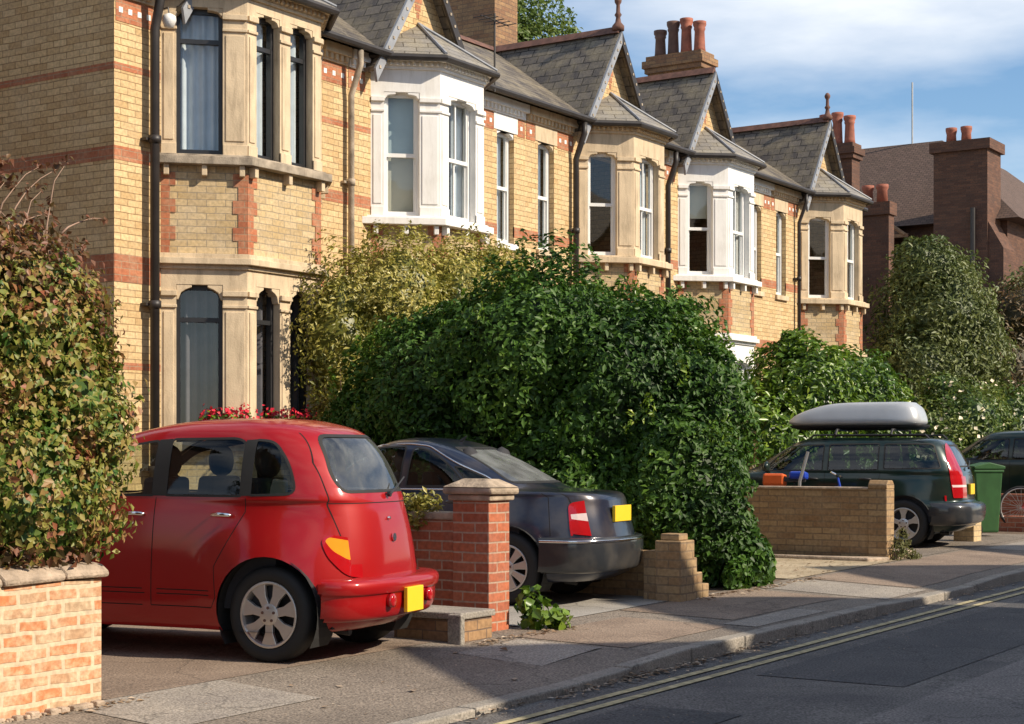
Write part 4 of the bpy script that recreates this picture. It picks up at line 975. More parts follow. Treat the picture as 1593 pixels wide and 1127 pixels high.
c2_ = car('dark_saloon_car', 'dusty dark blue saloon parked nose in between the red brick pier and the hedge', 'car', (px+.70*math.cos(th), py+.70*math.sin(th), G(12.5)+.01), th + R(90), S2); c2_.scale = (1, .905, 1)
bumper(c2_, [(.28,-.74,.3,.74,3.8,.14),(.305,-.79,.3,.768,4,.15),(.40,-.81,.3,.778,4.3,.145),(.50,-.815,.3,.782,4.3,.145),(.56,-.81,.3,.778,4.3,.145),(.585,-.79,.3,.765,4.2,.14),(.59,-.70,.3,.72,4,.1)], 'paint_grey_bumper', keep=lambda c: c.x < -.33)
bumper(c2_, [(.545,-.815,.3,.782,4.3,.145),(.55,-.822,.3,.788,4.3,.145),(.566,-.822,.3,.788,4.3,.145),(.570,-.812,.3,.78,4.3,.145)], 'chrome', 'chrome_strip', keep=lambda c: c.x < -.34)
m_ = MB(); m_.box(-.825, -.20, .715, -.795, .20, .855); m_.build('number_plate', 'plate_yellow', c2_, bevel=.004)
for s in (1, -1): handle(c2_, .50, s*.745, .885, s, 'paint_navy'); handle(c2_, 1.22, s*.745, .885, s, 'paint_navy')
for s in (1, -1):
    top_ = rounded([(.075,1.005),(.24,1.105),(.50,1.21),(.62,1.265),(.84,1.378),(1.05,1.398),(1.40,1.385),(1.68,1.27),(1.99,.995)], .05, 3)[4:-4]
    m_ = MB(); m_.tube([(x, s*(surf_y(S2['rows'], x, z)+.004), z) for x, z in [(.08, 1.01)]+top_+[(1.98, 1.0)]], .009, 6); m_.tube([(x, s*(surf_y(S2['rows'], x, .992)+.004), .992) for x in (.08, .4, .8, 1.2, 1.6, 1.98)], .008, 6); m_.build('window_chrome', 'chrome', c2_, smooth=True)
m_ = MB(); m_.tube([(.80, 0, 1.42), (.74, 0, 1.47)], [.02, .006], 6); m_.build('roof_aerial', 'plastic_black', c2_)

# ---- estate car with roof box
rows = [ (.22,-.60,3.3,.70,5,.06), (.30,-.72,3.4,.75,5,.08), (.45,-.76,3.45,.765,5,.09), (.58,-.76,3.45,.77,5,.09), (.62,-.70,3.44,.77,5,.07), (.75,-.69,3.42,.768,5,.07), (.88,-.68,3.35,.76,5,.07), (.95,-.665,3.15,.745,5,.07),
         (.98,-.655,2.5,.735,5,.07), (1.02,-.64,2.2,.73,5,.07), (1.15,-.58,1.98,.70,5,.06), (1.28,-.51,1.76,.66,5,.06), (1.38,-.44,1.58,.62,5,.05), (1.43,-.36,1.46,.55,4.5,.04), (1.455,-.15,1.3,.40,4,.03), (1.46,.2,1.0,.2,3,0)]
v1 = rounded([(.33,1.02),(1.02,1.01),(1.01,1.37),(.33,1.38)], .03)
v0 = rounded([(-.48,1.04),(.27,1.03),(.27,1.375),(-.36,1.375)], [.05,.03,.03,.06])
v2 = rounded([(1.08,1.01),(1.95,1.0),(1.60,1.34),(1.07,1.37)], [.02,.04,.08,.04])
S3 = dict(rows=rows, bulges=((0,.40,.52,.02,1.0),(2.50,.40,.52,.02,1.0)), windows=[v0, v1, v2], wb=2.5, wr=.32, arch=.37, hw=.775, mid=1.1, belt=1.0,
    seams=[[(1.05,1.0),(1.05,.30),(.45,.30)], [(.30,1.0),(.36,.75),(.45,.30)]],
    lamps=[(rounded([(-.74,.66),(-.61,.66),(-.56,1.0),(-.45,1.40),(-.53,1.40),(-.74,1.0)], .01), 7), (rounded([(-.74,.80),(-.60,.80),(-.59,.83),(-.74,.83)], .005), 9)],
    rear_lamps=[(rounded([(.62,.62),(.86,.62),(.86,1.2),(.58,1.42),(.54,1.42),(.62,1.0)], .01), 7)],
    rear_window=rounded([(-.52,1.06),(.52,1.06),(.46,1.36),(-.46,1.36)], .05), windscreen=rounded([(-.60,1.02),(.60,1.02),(.52,1.38),(-.52,1.38)], .05),
    rear_seams=[[(-.56,.64),(.56,.64)]], side_glass='tinted_glass', paint='paint_green', floor=(-.5, 3.2), cabin=(-.4, 2.1), seat_r=.45, seat_f=1.25, dash=2.1, rim=.21, spokes=5, spoke_style='wide')  # side windows use a darker, even glass tint
px, py = 20.95, 7.7; th = R(7)
c3_ = car('estate_car', 'dark green estate car with a grey roof box, behind the brown brick wall', 'car', (px+.775*math.cos(th), py+.775*math.sin(th), G(21)+.0), th + R(90), S3)
bumper(c3_, [(.30,-.72,.3,.73,3.6,.06),(.34,-.80,.3,.77,4,.08),(.46,-.83,.3,.79,4,.09),(.56,-.82,.3,.785,4,.09),(.60,-.76,.3,.76,4,.07)], 'paint_grey_bumper', keep=lambda c: c.x < -.36)
m_ = MB(); m_.box(-.76, -.10, .70, -.725, .16, .84); m_.build('number_plate', 'plate_yellow', c3_, bevel=.004)
for s in (1, -1):
    m_ = MB(); m_.tube([(-.3, s*.56, 1.44), (-.25, s*.56, 1.49), (1.25, s*.56, 1.49), (1.3, s*.56, 1.44)], .014, 6); m_.build('roof_rail', 'plastic_black', c3_)
for x in (.2, .95):
    m_ = MB(); m_.tube([(x, -.58, 1.49), (x, -.5, 1.56), (x, .5, 1.56), (x, .58, 1.49)], .018, 6); m_.build('roof_bar', 'plastic_black', c3_)
for s in (1, -1): handle(c3_, .50, s*.755, .90, s, 'plastic_black'); handle(c3_, 1.22, s*.755, .90, s, 'plastic_black')
wiper(c3_, (-.70, 0, 1.05), (-.68, -.12, 1.08), (-.64, -.36, 1.14))
m_ = MB(); m_.tube([(1.85, .70, 1.0), (1.8, .84, 1.04)], .02); m_.lathe([(.05, -.03), (.08, 0), (.05, .05)], (1.8, .9, 1.06), 'x', 12); m_.build('door_mirror', 'paint_green', c3_, smooth=True)
# roof box: separate thing strapped on the bars
bx_ = empty('roof_box', c3_.matrix_basis @ Vector((.13, 0, 1.56)), c3_.rotation_euler.z); bx_.scale = (.97, 1, 1.05); tag(bx_, 'silver grey roof box with pointed front on top of the estate car', 'roof box')
bumper(bx_, [(.06,-.20,1.50,.36,6,.02),(.08,-.24,1.60,.40,5,.02),(.12,-.25,1.62,.41,5,.02),(.20,-.23,1.52,.395,5,.02),(.28,-.19,1.30,.37,5,.02),(.335,-.12,1.05,.33,5,.02),(.355,-.08,.8,.25,4,.01),(.36,.2,.6,.1,3,0)], 'box_silver', 'lid')
bumper(bx_, [(.0,-.20,1.45,.30,5,.02),(.03,-.27,1.58,.35,5,.02),(.062,-.29,1.63,.37,5,.02)], 'plastic_black', 'tray')

# ---- far dark green car
S4 = dict(S3); S4['rear_lamps'] = []; S4['rows'] = [tuple([r[0]*1.03] + list(r[1:])) for r in rows]
c4_ = car('compact_car', 'dark green car at the right edge, partly behind the wheelie bin', 'car', (28.2, 7.2, G(28)+.06), R(90), S4)
for s in (1, -1): handle(c4_, .50, s*.755, .92, s, 'chrome')

# ================================================================ GARDEN WALLS, PIERS, STREET THINGS
def rough(o, amt=.006, seed=0):
    for v in o.data.vertices:
        n_ = noise.noise_vector(v.co*3+Vector((seed, 0, 0))); v.co += n_*amt
    return o
def grid_wall(mb, x0, y0, x1, y1, th, z0, z1f, n=14):
    """low wall along a line, with a top that may fall"""
    d = Vector((x1-x0, y1-y0, 0)); L = d.length; d.normalize(); nn = Vector((-d.y, d.x, 0))*th; vs = []; fs = []
    for i in range(n+1):
        p = Vector((x0, y0, 0))+d*L*i/n; z = z1f(L*i/n)
        g = G(p.x)
        vs += [p+Vector((0, 0, g+z0)), p+Vector((0, 0, g+z)), p+nn+Vector((0, 0, g+z)), p+nn+Vector((0, 0, g+z0))]
    for i in range(n):
        a = i*4; b = a+4
        fs += [[a, b, b+1, a+1], [a+1, b+1, b+2, a+2], [a+2, b+2, b+3, a+3]]
    fs += [[0, 1, 2, 3], [n*4+3, n*4+2, n*4+1, n*4]]; mb.add(vs, fs)
t = empty('garden_wall', (0, 0, 0)); tag(t, 'low weathered orange brick wall with mortar blotches under the creeper', 'wall')
mb = MB(); grid_wall(mb, -1, 6.93, 6.40, 6.93, .24, -.05, lambda l: .69, 30); grid_wall(mb, 6.16, 7.17, 6.16, 12.8, .24, -.05, lambda l: .70, 12); mb.build('brickwork', 'old_orange_brick', t)
mb = MB()
x = -1.0
while x < 6.3:
    L = min(.42, 6.43-x); z = G(x)+.69; y0 = 6.905+random.uniform(-.008, .008)
    mb.prism([(x, y0, z), (x, y0+.29, z), (x, y0+.27, z+.06), (x, y0+.16, z+.10), (x, y0+.05, z+.075), (x, y0-.003, z+.035)], (L-.004, 0, 0)); x += L
rough(mb.build('coping', 'coping', t, bevel=.02), .022)
mb = MB()
for i in range(34):
    x = 5.2+i*.036+random.uniform(-.02, .02); s_ = random.uniform(.008, .03); mb.box(x-s_, 6.90-s_*.8, G(x)-.02, x+s_, 6.935, G(x)+s_*1.0)
rough(mb.build('base_stones', 'coping', t, bevel=.01), .01)

# red brick pier with cap, ledge and side wall
t = empty('brick_pier', (10.30, 7.0, G(10.3))); tag(t, 'red brick gate pier with a weathered stone cap beside the dark saloon', 'pier')
mb = MB(); mb.box(0, 0, -.02, .28, .33, .985); mb.build('brickwork', 'red_brick', t, bevel=.004)
mb = MB(); mb.box(-.03, -.03, .985, .31, .36, 1.03); mb.build('neck_stone', 'cap_stone', t, bevel=.012)
mb = MB(); mb.box(-.06, -.06, 1.03, .34, .39, 1.085); mb.prism([(-.065, -.065, 1.085), (.395, -.065, 1.085), (.33, 0, 1.135), (0, 0, 1.135)], (0, .0001, 0)) if False else None
mb.add([(-.06,-.06,1.085),(.34,-.06,1.085),(.34,.39,1.085),(-.06,.39,1.085),(.05,.05,1.15),(.23,.05,1.15),(.23,.28,1.15),(.05,.28,1.15)], [(0,1,5,4),(1,2,6,5),(2,3,7,6),(3,0,4,7),(4,5,6,7)])
rough(mb.build('cap', 'cap_stone', t, bevel=.02), .012, 4)
t = empty('garden_wall', (10.37, 7.36, G(10.3))); tag(t, 'shaded red brick wall running back from the capped pier', 'wall')
mb = MB(); mb.box(0, 0, -.05, .22, 5.4, .83); mb.build('brickwork', 'red_brick', t)
mb = MB(); mb.box(-.02, .0, .832, .24, 5.4, .89); rough(mb.build('coping', 'cap_stone', t, bevel=.01), .006)
t = empty('stone_step', (9.66, 6.80, G(10))); tag(t, 'low stone ledge on bricks at the foot of the red pier', 'step')
mb = MB(); mb.box(.02, .02, -.1, .42, .62, .155); mb.build('base', 'chimney_brick', t, bevel=.008)
mb = MB(); mb.box(0, 0, .156, .44, .64, .205); rough(mb.build('slab', 'kerb_stone', t, bevel=.01), .004)
mb = MB(); mb.box(-.035, -.02, -.1, .018, .10, .20); mb.build('upright', 'kerb_stone', t, bevel=.01)

t = empty('brown_wall', (13.10, 6.85, G(13))); tag(t, 'low broken pale brick wall end at the foot of the dark green hedge', 'wall')
mb = MB(); mb.box(0, 0, -.06, .27, .26, .54); mb.build('end_pier', 'brown_brick', t, bevel=.01)
mb = MB(); mb.box(.28, .265, -.06, .47, 5, .42); mb.box(.05, .262, -.06, .279, .40, .44); mb.build('side_wall', 'brown_brick', t)
mb = MB(); 
for k, (a, b, h) in enumerate(((.275, .36, .38), (.36, .47, .24), (.47, .6, .13))): mb.box(a, .02, -.06, b-.002, .24, h)
rough(mb.build('front_wall', 'brown_brick', t, bevel=.01), .008)
mb = MB(); mb.box(.03, .03, .542, .20, .22, .60); mb.build('loose_brick', 'brown_brick', t, bevel=.01)

t = empty('brick_wall', (18.80, 7.1, G(18.8))); tag(t, 'brown brick wall with rounded end pier hiding the front of the estate car', 'wall')
mb = MB(); mb.box(.03, .24, -.06, .20, 6, .83); mb.build('brickwork', 'brown_brick', t)
mb = MB(); mb.box(.01, .24, .832, .22, 6, .86); mb.build('coping', 'coping', t, bevel=.008)
mb = MB(); mb.box(0, 0, -.06, .24, .238, .84); mb.prism([(0, 0, .84), (.24, 0, .84), (.24, 0, .89), (.19, 0, .945), (.05, 0, .945), (0, 0, .89)], (0, .238, 0))
rough(mb.build('end_pier', 'brown_brick', t, bevel=.012), .008)
mb = MB(); mb.prism([(.24, -.06, -.06), (.62, -.1, -.06), (.62, .12, -.06), (.24, .2, -.06)], (0, 0, .16)); mb.build('base_kerb', 'coping', t, bevel=.02)
mb = MB(); mb.prism([(-.35, .1, -.06), (-.02, -.05, -.06), (-.02, .9, -.06), (-.3, 2.2, -.06)], (0, 0, .10)); rough(mb.build('base_ledge', 'coping', t, bevel=.02), .01)

t = empty('broken_pier', (22.75, 7.33, G(23))); tag(t, 'short broken pale brick pier below the tail of the estate car', 'pier')
mb = MB(); mb.box(0, 0, -.06, .32, .3, .30); mb.box(.02, .02, .302, .2, .28, .40); mb.box(.02, .05, .402, .14, .2, .56)
rough(mb.build('brickwork', 'pale_brick', t, bevel=.012), .012)
t = empty('low_wall', (25.0, 6.9, G(25))); tag(t, 'low dark red brick wall behind the bicycle at the right edge', 'wall')
mb = MB(); mb.box(.6, 0, -.06, .9, 2.6, .24); mb.box(1.9, -.3, -.06, 2.1, 1.4, .55); mb.build('brickwork', 'red_brick', t, bevel=.01)

# wheelie bin
t = empty('wheelie_bin', (24.15, 7.62, G(24)), R(40)); t.scale = (.58, .62, 1); tag(t, 'green wheelie bin standing behind the estate car', 'bin')
mb = MB(); mb.add([(-.22,-.25,.06),(.22,-.25,.06),(.22,.25,.06),(-.22,.25,.06),(-.28,-.33,.98),(.28,-.33,.98),(.28,.36,.98),(-.28,.36,.98)], [(3,2,1,0),(4,5,6,7),(0,1,5,4),(1,2,6,5),(2,3,7,6),(3,0,4,7)])
mb.build('body', 'bin_green', t, bevel=.03)
mb = MB(); mb.box(-.30, -.35, .94, .30, .38, .975); mb.build('rim', 'bin_green', t, bevel=.01)
mb = MB(); mb.prism([(-.31, -.38, .985), (-.31, .36, .985), (-.31, .40, 1.03), (-.31, 0, 1.085), (-.31, -.38, 1.03)], (.62, 0, 0)); mb.build('lid', 'bin_green', t, bevel=.015)
mb = MB(); mb.tube([(-.24, .42, 1.0), (.24, .42, 1.0)], .018); mb.tube([(-.24, .36, .98), (-.24, .42, 1.0)], .014); mb.tube([(.24, .36, .98), (.24, .42, 1.0)], .014); mb.build('handle', 'bin_green', t)
for s in (-1, 1):
    mb = MB(); mb.lathe([(.02, -.025), (.10, -.025), (.10, .025), (.02, .025)], (s*.26, .27, .10), 'x', 18); mb.build('wheel', 'rubber', t)

def bicycle(loc, rz, label, mat, lean=0):
    t = empty('bicycle', loc, rz); tag(t, label, 'bicycle', None); t.rotation_euler.x = lean
    for x in (0, 1.02):
        m_ = MB(); pts = [(x+.325*math.cos(2*math.pi*k/28), 0, .34+.325*math.sin(2*math.pi*k/28)) for k in range(29)]; m_.tube(pts, .017, 6, cap=False); wo = m_.build('wheel', 'rubber', t, smooth=True)
        m_ = MB(); pts = [(x+.303*math.cos(2*math.pi*k/28), 0, .34+.303*math.sin(2*math.pi*k/28)) for k in range(29)]; m_.tube(pts, .011, 6, cap=False); m_.build('rim', 'alloy', wo, smooth=True)
        m_ = MB()
        for k in range(20): a = 2*math.pi*k/20; m_.tube([(x, .015*(-1)**k, .34), (x+.3*math.cos(a), 0, .34+.3*math.sin(a))], .0022, 3)
        m_.build('spokes', 'alloy', wo)
    m_ = MB(); H, B, S_ = (.86, 0, .86), (.42, 0, .30), (.28, 0, .82)
    for a, b in ((H, B), (B, (.30, 0, .80)), ((.30, 0, .76), (.87, 0, .84)), ((0, 0, .34), B), ((0, 0, .34), (.31, 0, .74)), ((1.02, 0, .34), (.87, 0, .80)), ((.87, 0, .80), (.83, 0, .95))): m_.tube([a, b], .015, 8)
    m_.build('frame', mat, t)
    m_ = MB(); m_.tube([(.80, -.27, 1.0), (.84, -.2, .98), (.83, 0, .96), (.84, .2, .98), (.80, .27, 1.0)], .013, 6); m_.build('handlebar', 'chrome', t)
    m_ = MB(); m_.tube([(.30, 0, .78), (.27, 0, .90)], .012); m_.prism([(.14, -.07, .90), (.42, -.02, .90), (.42, .02, .90), (.14, .07, .90)], (0, 0, .05)); m_.build('saddle', 'plastic_black', t, bevel=.01)
    m_ = MB(); m_.lathe([(.09, -.004), (.09, .004)], (.42, -.03, .30), 'y', 18); m_.tube([(.42, -.05, .30), (.52, -.06, .20)], .01); m_.box(.49, -.14, .185, .57, -.05, .2); m_.build('crank', 'black_iron', t)
    return t
bicycle((25.7, 7.55, G(25.7)+.02), R(-68), 'bicycle with pale rims leaning at the right edge', 'paint_red')
bk = bicycle((19.5, 8.9, G(19.5)), R(-80), 'blue bicycle behind the brown wall with its handlebar showing', 'blue_paint', R(-6))
m_ = MB(); m_.box(-.12, -.09, .84, .16, .09, 1.0); m_.build('pannier_bag', 'orange_paint', bk, bevel=.03)
m_ = MB(); m_.box(.22, -.09, .93, .44, .09, 1.03); m_.build('saddle_cover', 'blue_paint', bk, bevel=.03)
t = empty('child_helmet', (19.3, 8.05, G(19.3)+.89)); 
t = tag(t, 'blue rounded cover on the wall side by the pale handlebar', 'helmet'); bpy.data.objects.remove(t)
t = empty('folded_pole', (19.5, 8.55, G(19.5))); tag(t, 'grey post leaning between wall and estate car', 'pole')
mb = MB(); mb.tube([(0, 0, 0), (.02, -.03, .9), (.07, -.12, 1.28)], .022, 8); mb.build('post', 'grey_metal', t)

# ================================================================ PLANTS
def foliage(name, blobs, n, size, mat, parent, seed=1, clump=.5, depth=.28, droop=0, core=True, cull=.0, asp=.5, zmin=.05, lab=None, tintn=1.3, spread=.9, shell=None, amp=.28):
    rnd = np.random.RandomState(seed); B = np.array(blobs, float)
    vol = (B[:, 3]*B[:, 4]+B[:, 4]*B[:, 5]+B[:, 3]*B[:, 5]); pr = vol/vol.sum()
    P = []; Nn = []
    tot = 0
    while tot < n:
        m = n
        k = rnd.choice(len(B), m, p=pr); d = rnd.normal(size=(m, 3)); d /= np.linalg.norm(d, axis=1)[:, None]
        r = 1-depth*rnd.rand(m)**1.6
        dirn = d*r[:, None]; c = B[k, :3]; rad = B[k, 3:6]
        p = c+dirn*rad
        lump = np.array([noise.noise(Vector(q)*(1.0/clump)+Vector((seed, 0, 0))) for q in p[:, :]])
        lump2 = np.array([noise.noise(Vector(q)*(3.2/clump)+Vector((0, seed, 0))) for q in p[:, :]])
        p = c+dirn*rad*(1+amp*lump+amp*.6*lump2)[:, None]
        ok = (p[:, 2] > zmin)
        for j in range(len(B)):
            q = (p-B[j, :3])/B[j, 3:6]; ok &= ~((np.linalg.norm(q, axis=1) < .74) & (k != j))
        if cull: ok &= (lump2 > -cull)
        if shell is not None: ok &= shell(p)
        nv = d/rad; nv /= np.linalg.norm(nv, axis=1)[:, None]
        P.append(p[ok]); Nn.append(nv[ok]); tot += ok.sum()
    P = np.vstack(P)[:n]; Nn = np.vstack(Nn)[:n]; m = len(P)
    nr = Nn+rnd.normal(size=(m, 3))*spread*.6; nr[:, 2] += .35; nr /= np.linalg.norm(nr, axis=1)[:, None]
    t = rnd.normal(size=(m, 3)); t[:, 2] -= droop*2; t -= nr*(t*nr).sum(1)[:, None]; t /= np.linalg.norm(t, axis=1)[:, None]
    b = np.cross(nr, t); s = size*(.6+.8*rnd.rand(m))[:, None]
    v0 = P-t*s*.5; v1 = P-b*s*asp*.5+nr*s*.10-t*s*.05; v2 = P+t*s*.5-nr*s*.12; v3 = P+b*s*asp*.5+nr*s*.10-t*s*.05
    V = np.stack([v0, v1, v2, v3], 1).reshape(-1, 3)
    idx = np.arange(m)*4; Fc = np.stack([idx, idx+1, idx+2, idx, idx+2, idx+3], 1).reshape(-1, 3)
    me = bpy.data.meshes.new(name); me.vertices.add(len(V)); me.vertices.foreach_set('co', V.ravel())
    me.loops.add(Fc.size); me.loops.foreach_set('vertex_index', Fc.ravel()); me.polygons.add(len(Fc)); me.polygons.foreach_set('loop_start', np.arange(len(Fc))*3); me.polygons.foreach_set('loop_total', np.full(len(Fc), 3))
    me.update(calc_edges=True)
    base = np.array([noise.noise(Vector(q)*tintn+Vector((9, seed, 3))) for q in P])*.5+.5
    ti = np.clip(base*.75+(rnd.rand(m)-.35)*.55, 0, 1)
    at = me.attributes.new('tint', 'FLOAT', 'POINT'); at.data.foreach_set('value', np.repeat(ti, 4).astype(np.float32))
    me.materials.append(M[mat]); o = bpy.data.objects.new(name, me); COL.objects.link(o); o.parent = parent; o['kind'] = 'stuff'
    if parent: 
        for v in me.vertices: pass
        me.transform(Matrix.Translation(-parent.location))
    if core:
        bm = bmesh.new()
        for j in range(len(B)):
            r_ = bmesh.ops.create_icosphere(bm, subdivisions=3, radius=1)
            for v in r_['verts']:
                q = Vector((B[j, 0]+v.co.x*B[j, 3]*.70, B[j, 1]+v.co.y*B[j, 4]*.70, B[j, 2]+v.co.z*B[j, 5]*.70))
                q += noise.noise_vector(q*4)*.10; v.co = q
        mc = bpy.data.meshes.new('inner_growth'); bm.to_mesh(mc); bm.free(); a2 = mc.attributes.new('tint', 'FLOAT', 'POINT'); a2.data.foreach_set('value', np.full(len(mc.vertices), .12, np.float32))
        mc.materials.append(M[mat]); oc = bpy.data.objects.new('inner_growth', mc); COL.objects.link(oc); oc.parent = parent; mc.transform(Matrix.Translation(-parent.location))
    return o
def stems(parent, pts, r0=.03, mat='bark', name='stem'):
    for p in pts:
        m_ = MB(); m_.tube([Vector(q)-parent.location for q in p], [r0*(1-.8*i/max(1, len(p)-1)) for i in range(len(p))], 6); m_.build(name, mat, parent, smooth=True)
def plant(kind, label, cat, loc, group=None): 
    t = empty(kind, loc); return tag(t, label, cat, group)

# creeper over the near wall
t = plant('creeper', 'tall mass of green and rust red creeper over the orange brick wall', 'creeper', (5.8, 7.3, .7))
lowb = [(5.2, 7.55, 1.15, 1.0, .62, .75), (6.15, 7.30, 1.20, .60, .48, .62), (6.45, 7.35, 1.55, .45, .45, .60), (5.6, 7.6, 1.9, .9, .6, .8), (6.30, 7.45, 2.0, .48, .5, .65), (4.2, 7.6, 1.5, 1.1, .7, 1.1), (6.25, 7.35, .95, .40, .42, .35)]
foliage('lower_leaves', lowb, 62000, .047, shell=lambda p: p[:, 0] < 6.78, mat='leaf_creeper', parent=t, seed=3, clump=.3, amp=.5, droop=.5, asp=.62, zmin=.66, tintn=3.2, depth=.3)
topb = [(5.5, 7.7, 2.30, .75, .55, .42), (6.05, 7.6, 2.35, .5, .5, .40), (6.45, 7.55, 2.15, .42, .42, .42), (6.6, 7.6, 1.95, .32, .35, .36), (4.6, 7.8, 2.4, .7, .5, .5)]
foliage('upper_leaves', topb, 22000, .045, 'leaf_creeper_top', t, 5, clump=.3, amp=.5, droop=.5, asp=.6, core=False, depth=.9, tintn=3, cull=.25)
wisps = [(6.75+.12*i, 7.65, 2.15-.11*i, .10, .10, .12) for i in range(4)] + [(6.2, 7.6, 3.0, .2, .15, .1), (5.9, 7.7, 3.1, .16, .16, .14), (6.55, 7.6, 2.6, .16, .14, .14), (6.25, 7.0, .80, .30, .10, .10), (5.9, 6.98, .84, .25, .08, .1), (6.6, 7.5, 1.1, .2, .25, .3)]
foliage('wisps', wisps, 900, .06, 'leaf_creeper_top', t, 6, clump=.3, droop=.6, asp=.6, core=False, depth=1)
rr = random.Random(4)
tw = []
for i in range(16):
    x = rr.uniform(5.6, 6.6); y = rr.uniform(7.4, 7.8); z = rr.uniform(2.3, 2.65); p = [Vector((x, y, z))]; d = Vector((rr.uniform(-.5, .5), rr.uniform(-.2, .2), 1)).normalized(); L = rr.uniform(.3, .8)
    for k in range(5): d = (d+Vector((rr.uniform(-.3, .5), rr.uniform(-.2, .2), -.12))).normalized(); p.append(p[-1]+d*L/5)
    tw.append(p)
stems(t, tw, .007, 'twig', 'twig')
ends = [tuple(p[-1])+(.05, .05, .05) for p in tw] + [tuple(p[3])+(.05, .05, .05) for p in tw]
foliage('twig_leaves', ends, 260, .045, 'leaf_creeper_top', t, 8, core=False, depth=1, asp=.5)

# big dark hedge
t = plant('laurel_hedge', 'huge dark green glossy hedge swelling over the drive behind the dark saloon', 'hedge', (14.6, 9, .1))
hb = [(14.72, 7.75, 1.05, .78, .72, 1.1), (14.8, 8.5, 1.75, 1.05, 1.0, 1.25), (14.6, 9.3, 2.25, 1.15, 1.1, 1.15), (14.6, 10.3, 1.95, 1.1, 1.0, 1.1), (14.65, 11.2, 1.45, .8, .8, 1.1), (15.1, 7.75, 1.75, .60, .65, .95), (14.5, 8.7, .9, .95, 1.1, 1.0), (14.5, 10.2, 1.1, 1.1, 1.3, 1.2), (15.35, 8.5, 2.2, .7, .8, .9),(14.6, 11.3, 1.0, .75, .8, 1.1), (14.7, 7.45, .55, .5, .45, .65), (14.95, 7.3, .45, .33, .32, .5)]
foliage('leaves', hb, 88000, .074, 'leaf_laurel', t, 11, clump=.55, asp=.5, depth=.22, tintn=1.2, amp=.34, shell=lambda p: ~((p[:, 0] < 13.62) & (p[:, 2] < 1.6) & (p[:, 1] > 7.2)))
rs = random.Random(12); sh = []
for i in range(46):
    b_ = rs.choice(hb[:7]+[hb[8]]); a_ = rs.uniform(0, 6.28); e_ = rs.uniform(.3, 1.3); sh.append((b_[0]+b_[3]*1.1*math.cos(a_)*math.cos(e_), b_[1]+b_[4]*1.1*math.sin(a_)*math.cos(e_), b_[2]+b_[5]*1.12*math.sin(e_), .07, .07, .17))
foliage('shoots', sh, 1500, .06, 'leaf_bright', t, 77, core=False, depth=1, asp=.45)
stems(t, [[(14.6+.2*i, 7.7+.8*i, .0), (14.6+.15*i, 7.8+.8*i, .8), (14.5, 8+.8*i, 1.6)] for i in range(4)], .05)
# golden shrub by the house
t = plant('golden_shrub', 'tall yellow variegated shrub between hedge and the first two bays', 'shrub', (15.6, 12.3, .1))
gb = [(15.2, 12.35, 2.75, .7, .5, 1.0), (15.8, 12.0, 3.15, .85, .6, .9), (16.8, 11.8, 3.2, .85, .65, .9), (17.6, 11.8, 3.1, .75, .6, .9), (15.2, 12.3, 1.1, .75, .6, 1.1), (16.3, 12.0, 1.5, 1.1, .7, 1.4), (15.3,12.2,3.1,.35,.3,.4), (17.2,11.8,3.5,.35,.3,.4)]
foliage('leaves', gb, 42000, .065, 'leaf_golden', t, 12, clump=.35, asp=.4, depth=.4, tintn=1.6)
gw = [(14.95+.31*i+.1*math.sin(i*7), 12.3-.05*i, 3.25+.35*math.sin(i*2.1)+(.25 if i > 4 else 0), .18, .16, .28) for i in range(11)]
foliage('wisps', gw, 2600, .065, 'leaf_golden', t, 13, core=False, depth=1, asp=.4)
stems(t, [[(15+.5*i, 12.2, 0), (15+.5*i, 12.2, 1), (14.9+.6*i, 12.2, 2.4)] for i in range(5)], .03)
# bright laurel behind the estate car
t = plant('bright_shrub', 'bright green broad leaved shrub above the estate car', 'shrub', (25.6, 10.9, .2))
foliage('leaves', [(24.3, 11.2, 1.35, 1.1, 1.0, 1.05), (25.5, 11.0, 2.15, 1.3, 1.0, 1.15), (26.8, 10.7, 2.0, 1.1, .9, 1.15), (25.0, 11.2, 1.0, 1.6, 1.0, 1.2), (26.8, 10.8, 1.0, 1.3, .9, 1.0), (27.5, 10.6, 1.8, .7, .7, .9), (25.1,11.1,3.05,.25,.25,.35), (24.6,11.2,2.4,.25,.25,.3)], 24000, .13, 'leaf_bright', t, 14, clump=.45, asp=.42, depth=.35)
stems(t, [[(25+.8*i, 11, 0), (25+.8*i, 11, 1.4)] for i in range(3)], .05)
t = plant('brown_shrub', 'olive and rust shrub between the dark hedge and the bright shrub', 'shrub', (21.6, 11.0, .2))
foliage('leaves', [(21.6, 11.3, 1.6, .9, .7, .9), (22.4, 11.2, 1.45, .8, .7, .95), (21.9, 11.2, .9, 1.1, .7, .9)], 8000, .09, 'leaf_brown', t, 15, clump=.4)
t = plant('olive_tree', 'rounded olive green tree at the far end of the terrace', 'tree', (34.3, 11.8, .25))
foliage('crown', [(34.3, 11.9, 4.2, 1.35, 1.25, 1.5), (33.9, 12.0, 3.0, 1.35, 1.2, 1.3), (35.0, 11.6, 3.4, 1.2, 1.1, 1.3), (34.2, 11.8, 2.0, 1.3, 1.2, 1.0), (34.0, 12.0, 5.2, .8, .8, .75)], 26000, .12, 'leaf_olive', t, 16, clump=.4, asp=.4, depth=.4)
stems(t, [[(34.3, 11.8, .2), (34.3, 11.8, 1.6), (34.2, 11.9, 3.4)]], .14, name='trunk')
t = plant('russet_tree', 'brown leaved small tree beyond the olive tree at the right edge', 'tree', (39, 11.2, .3))
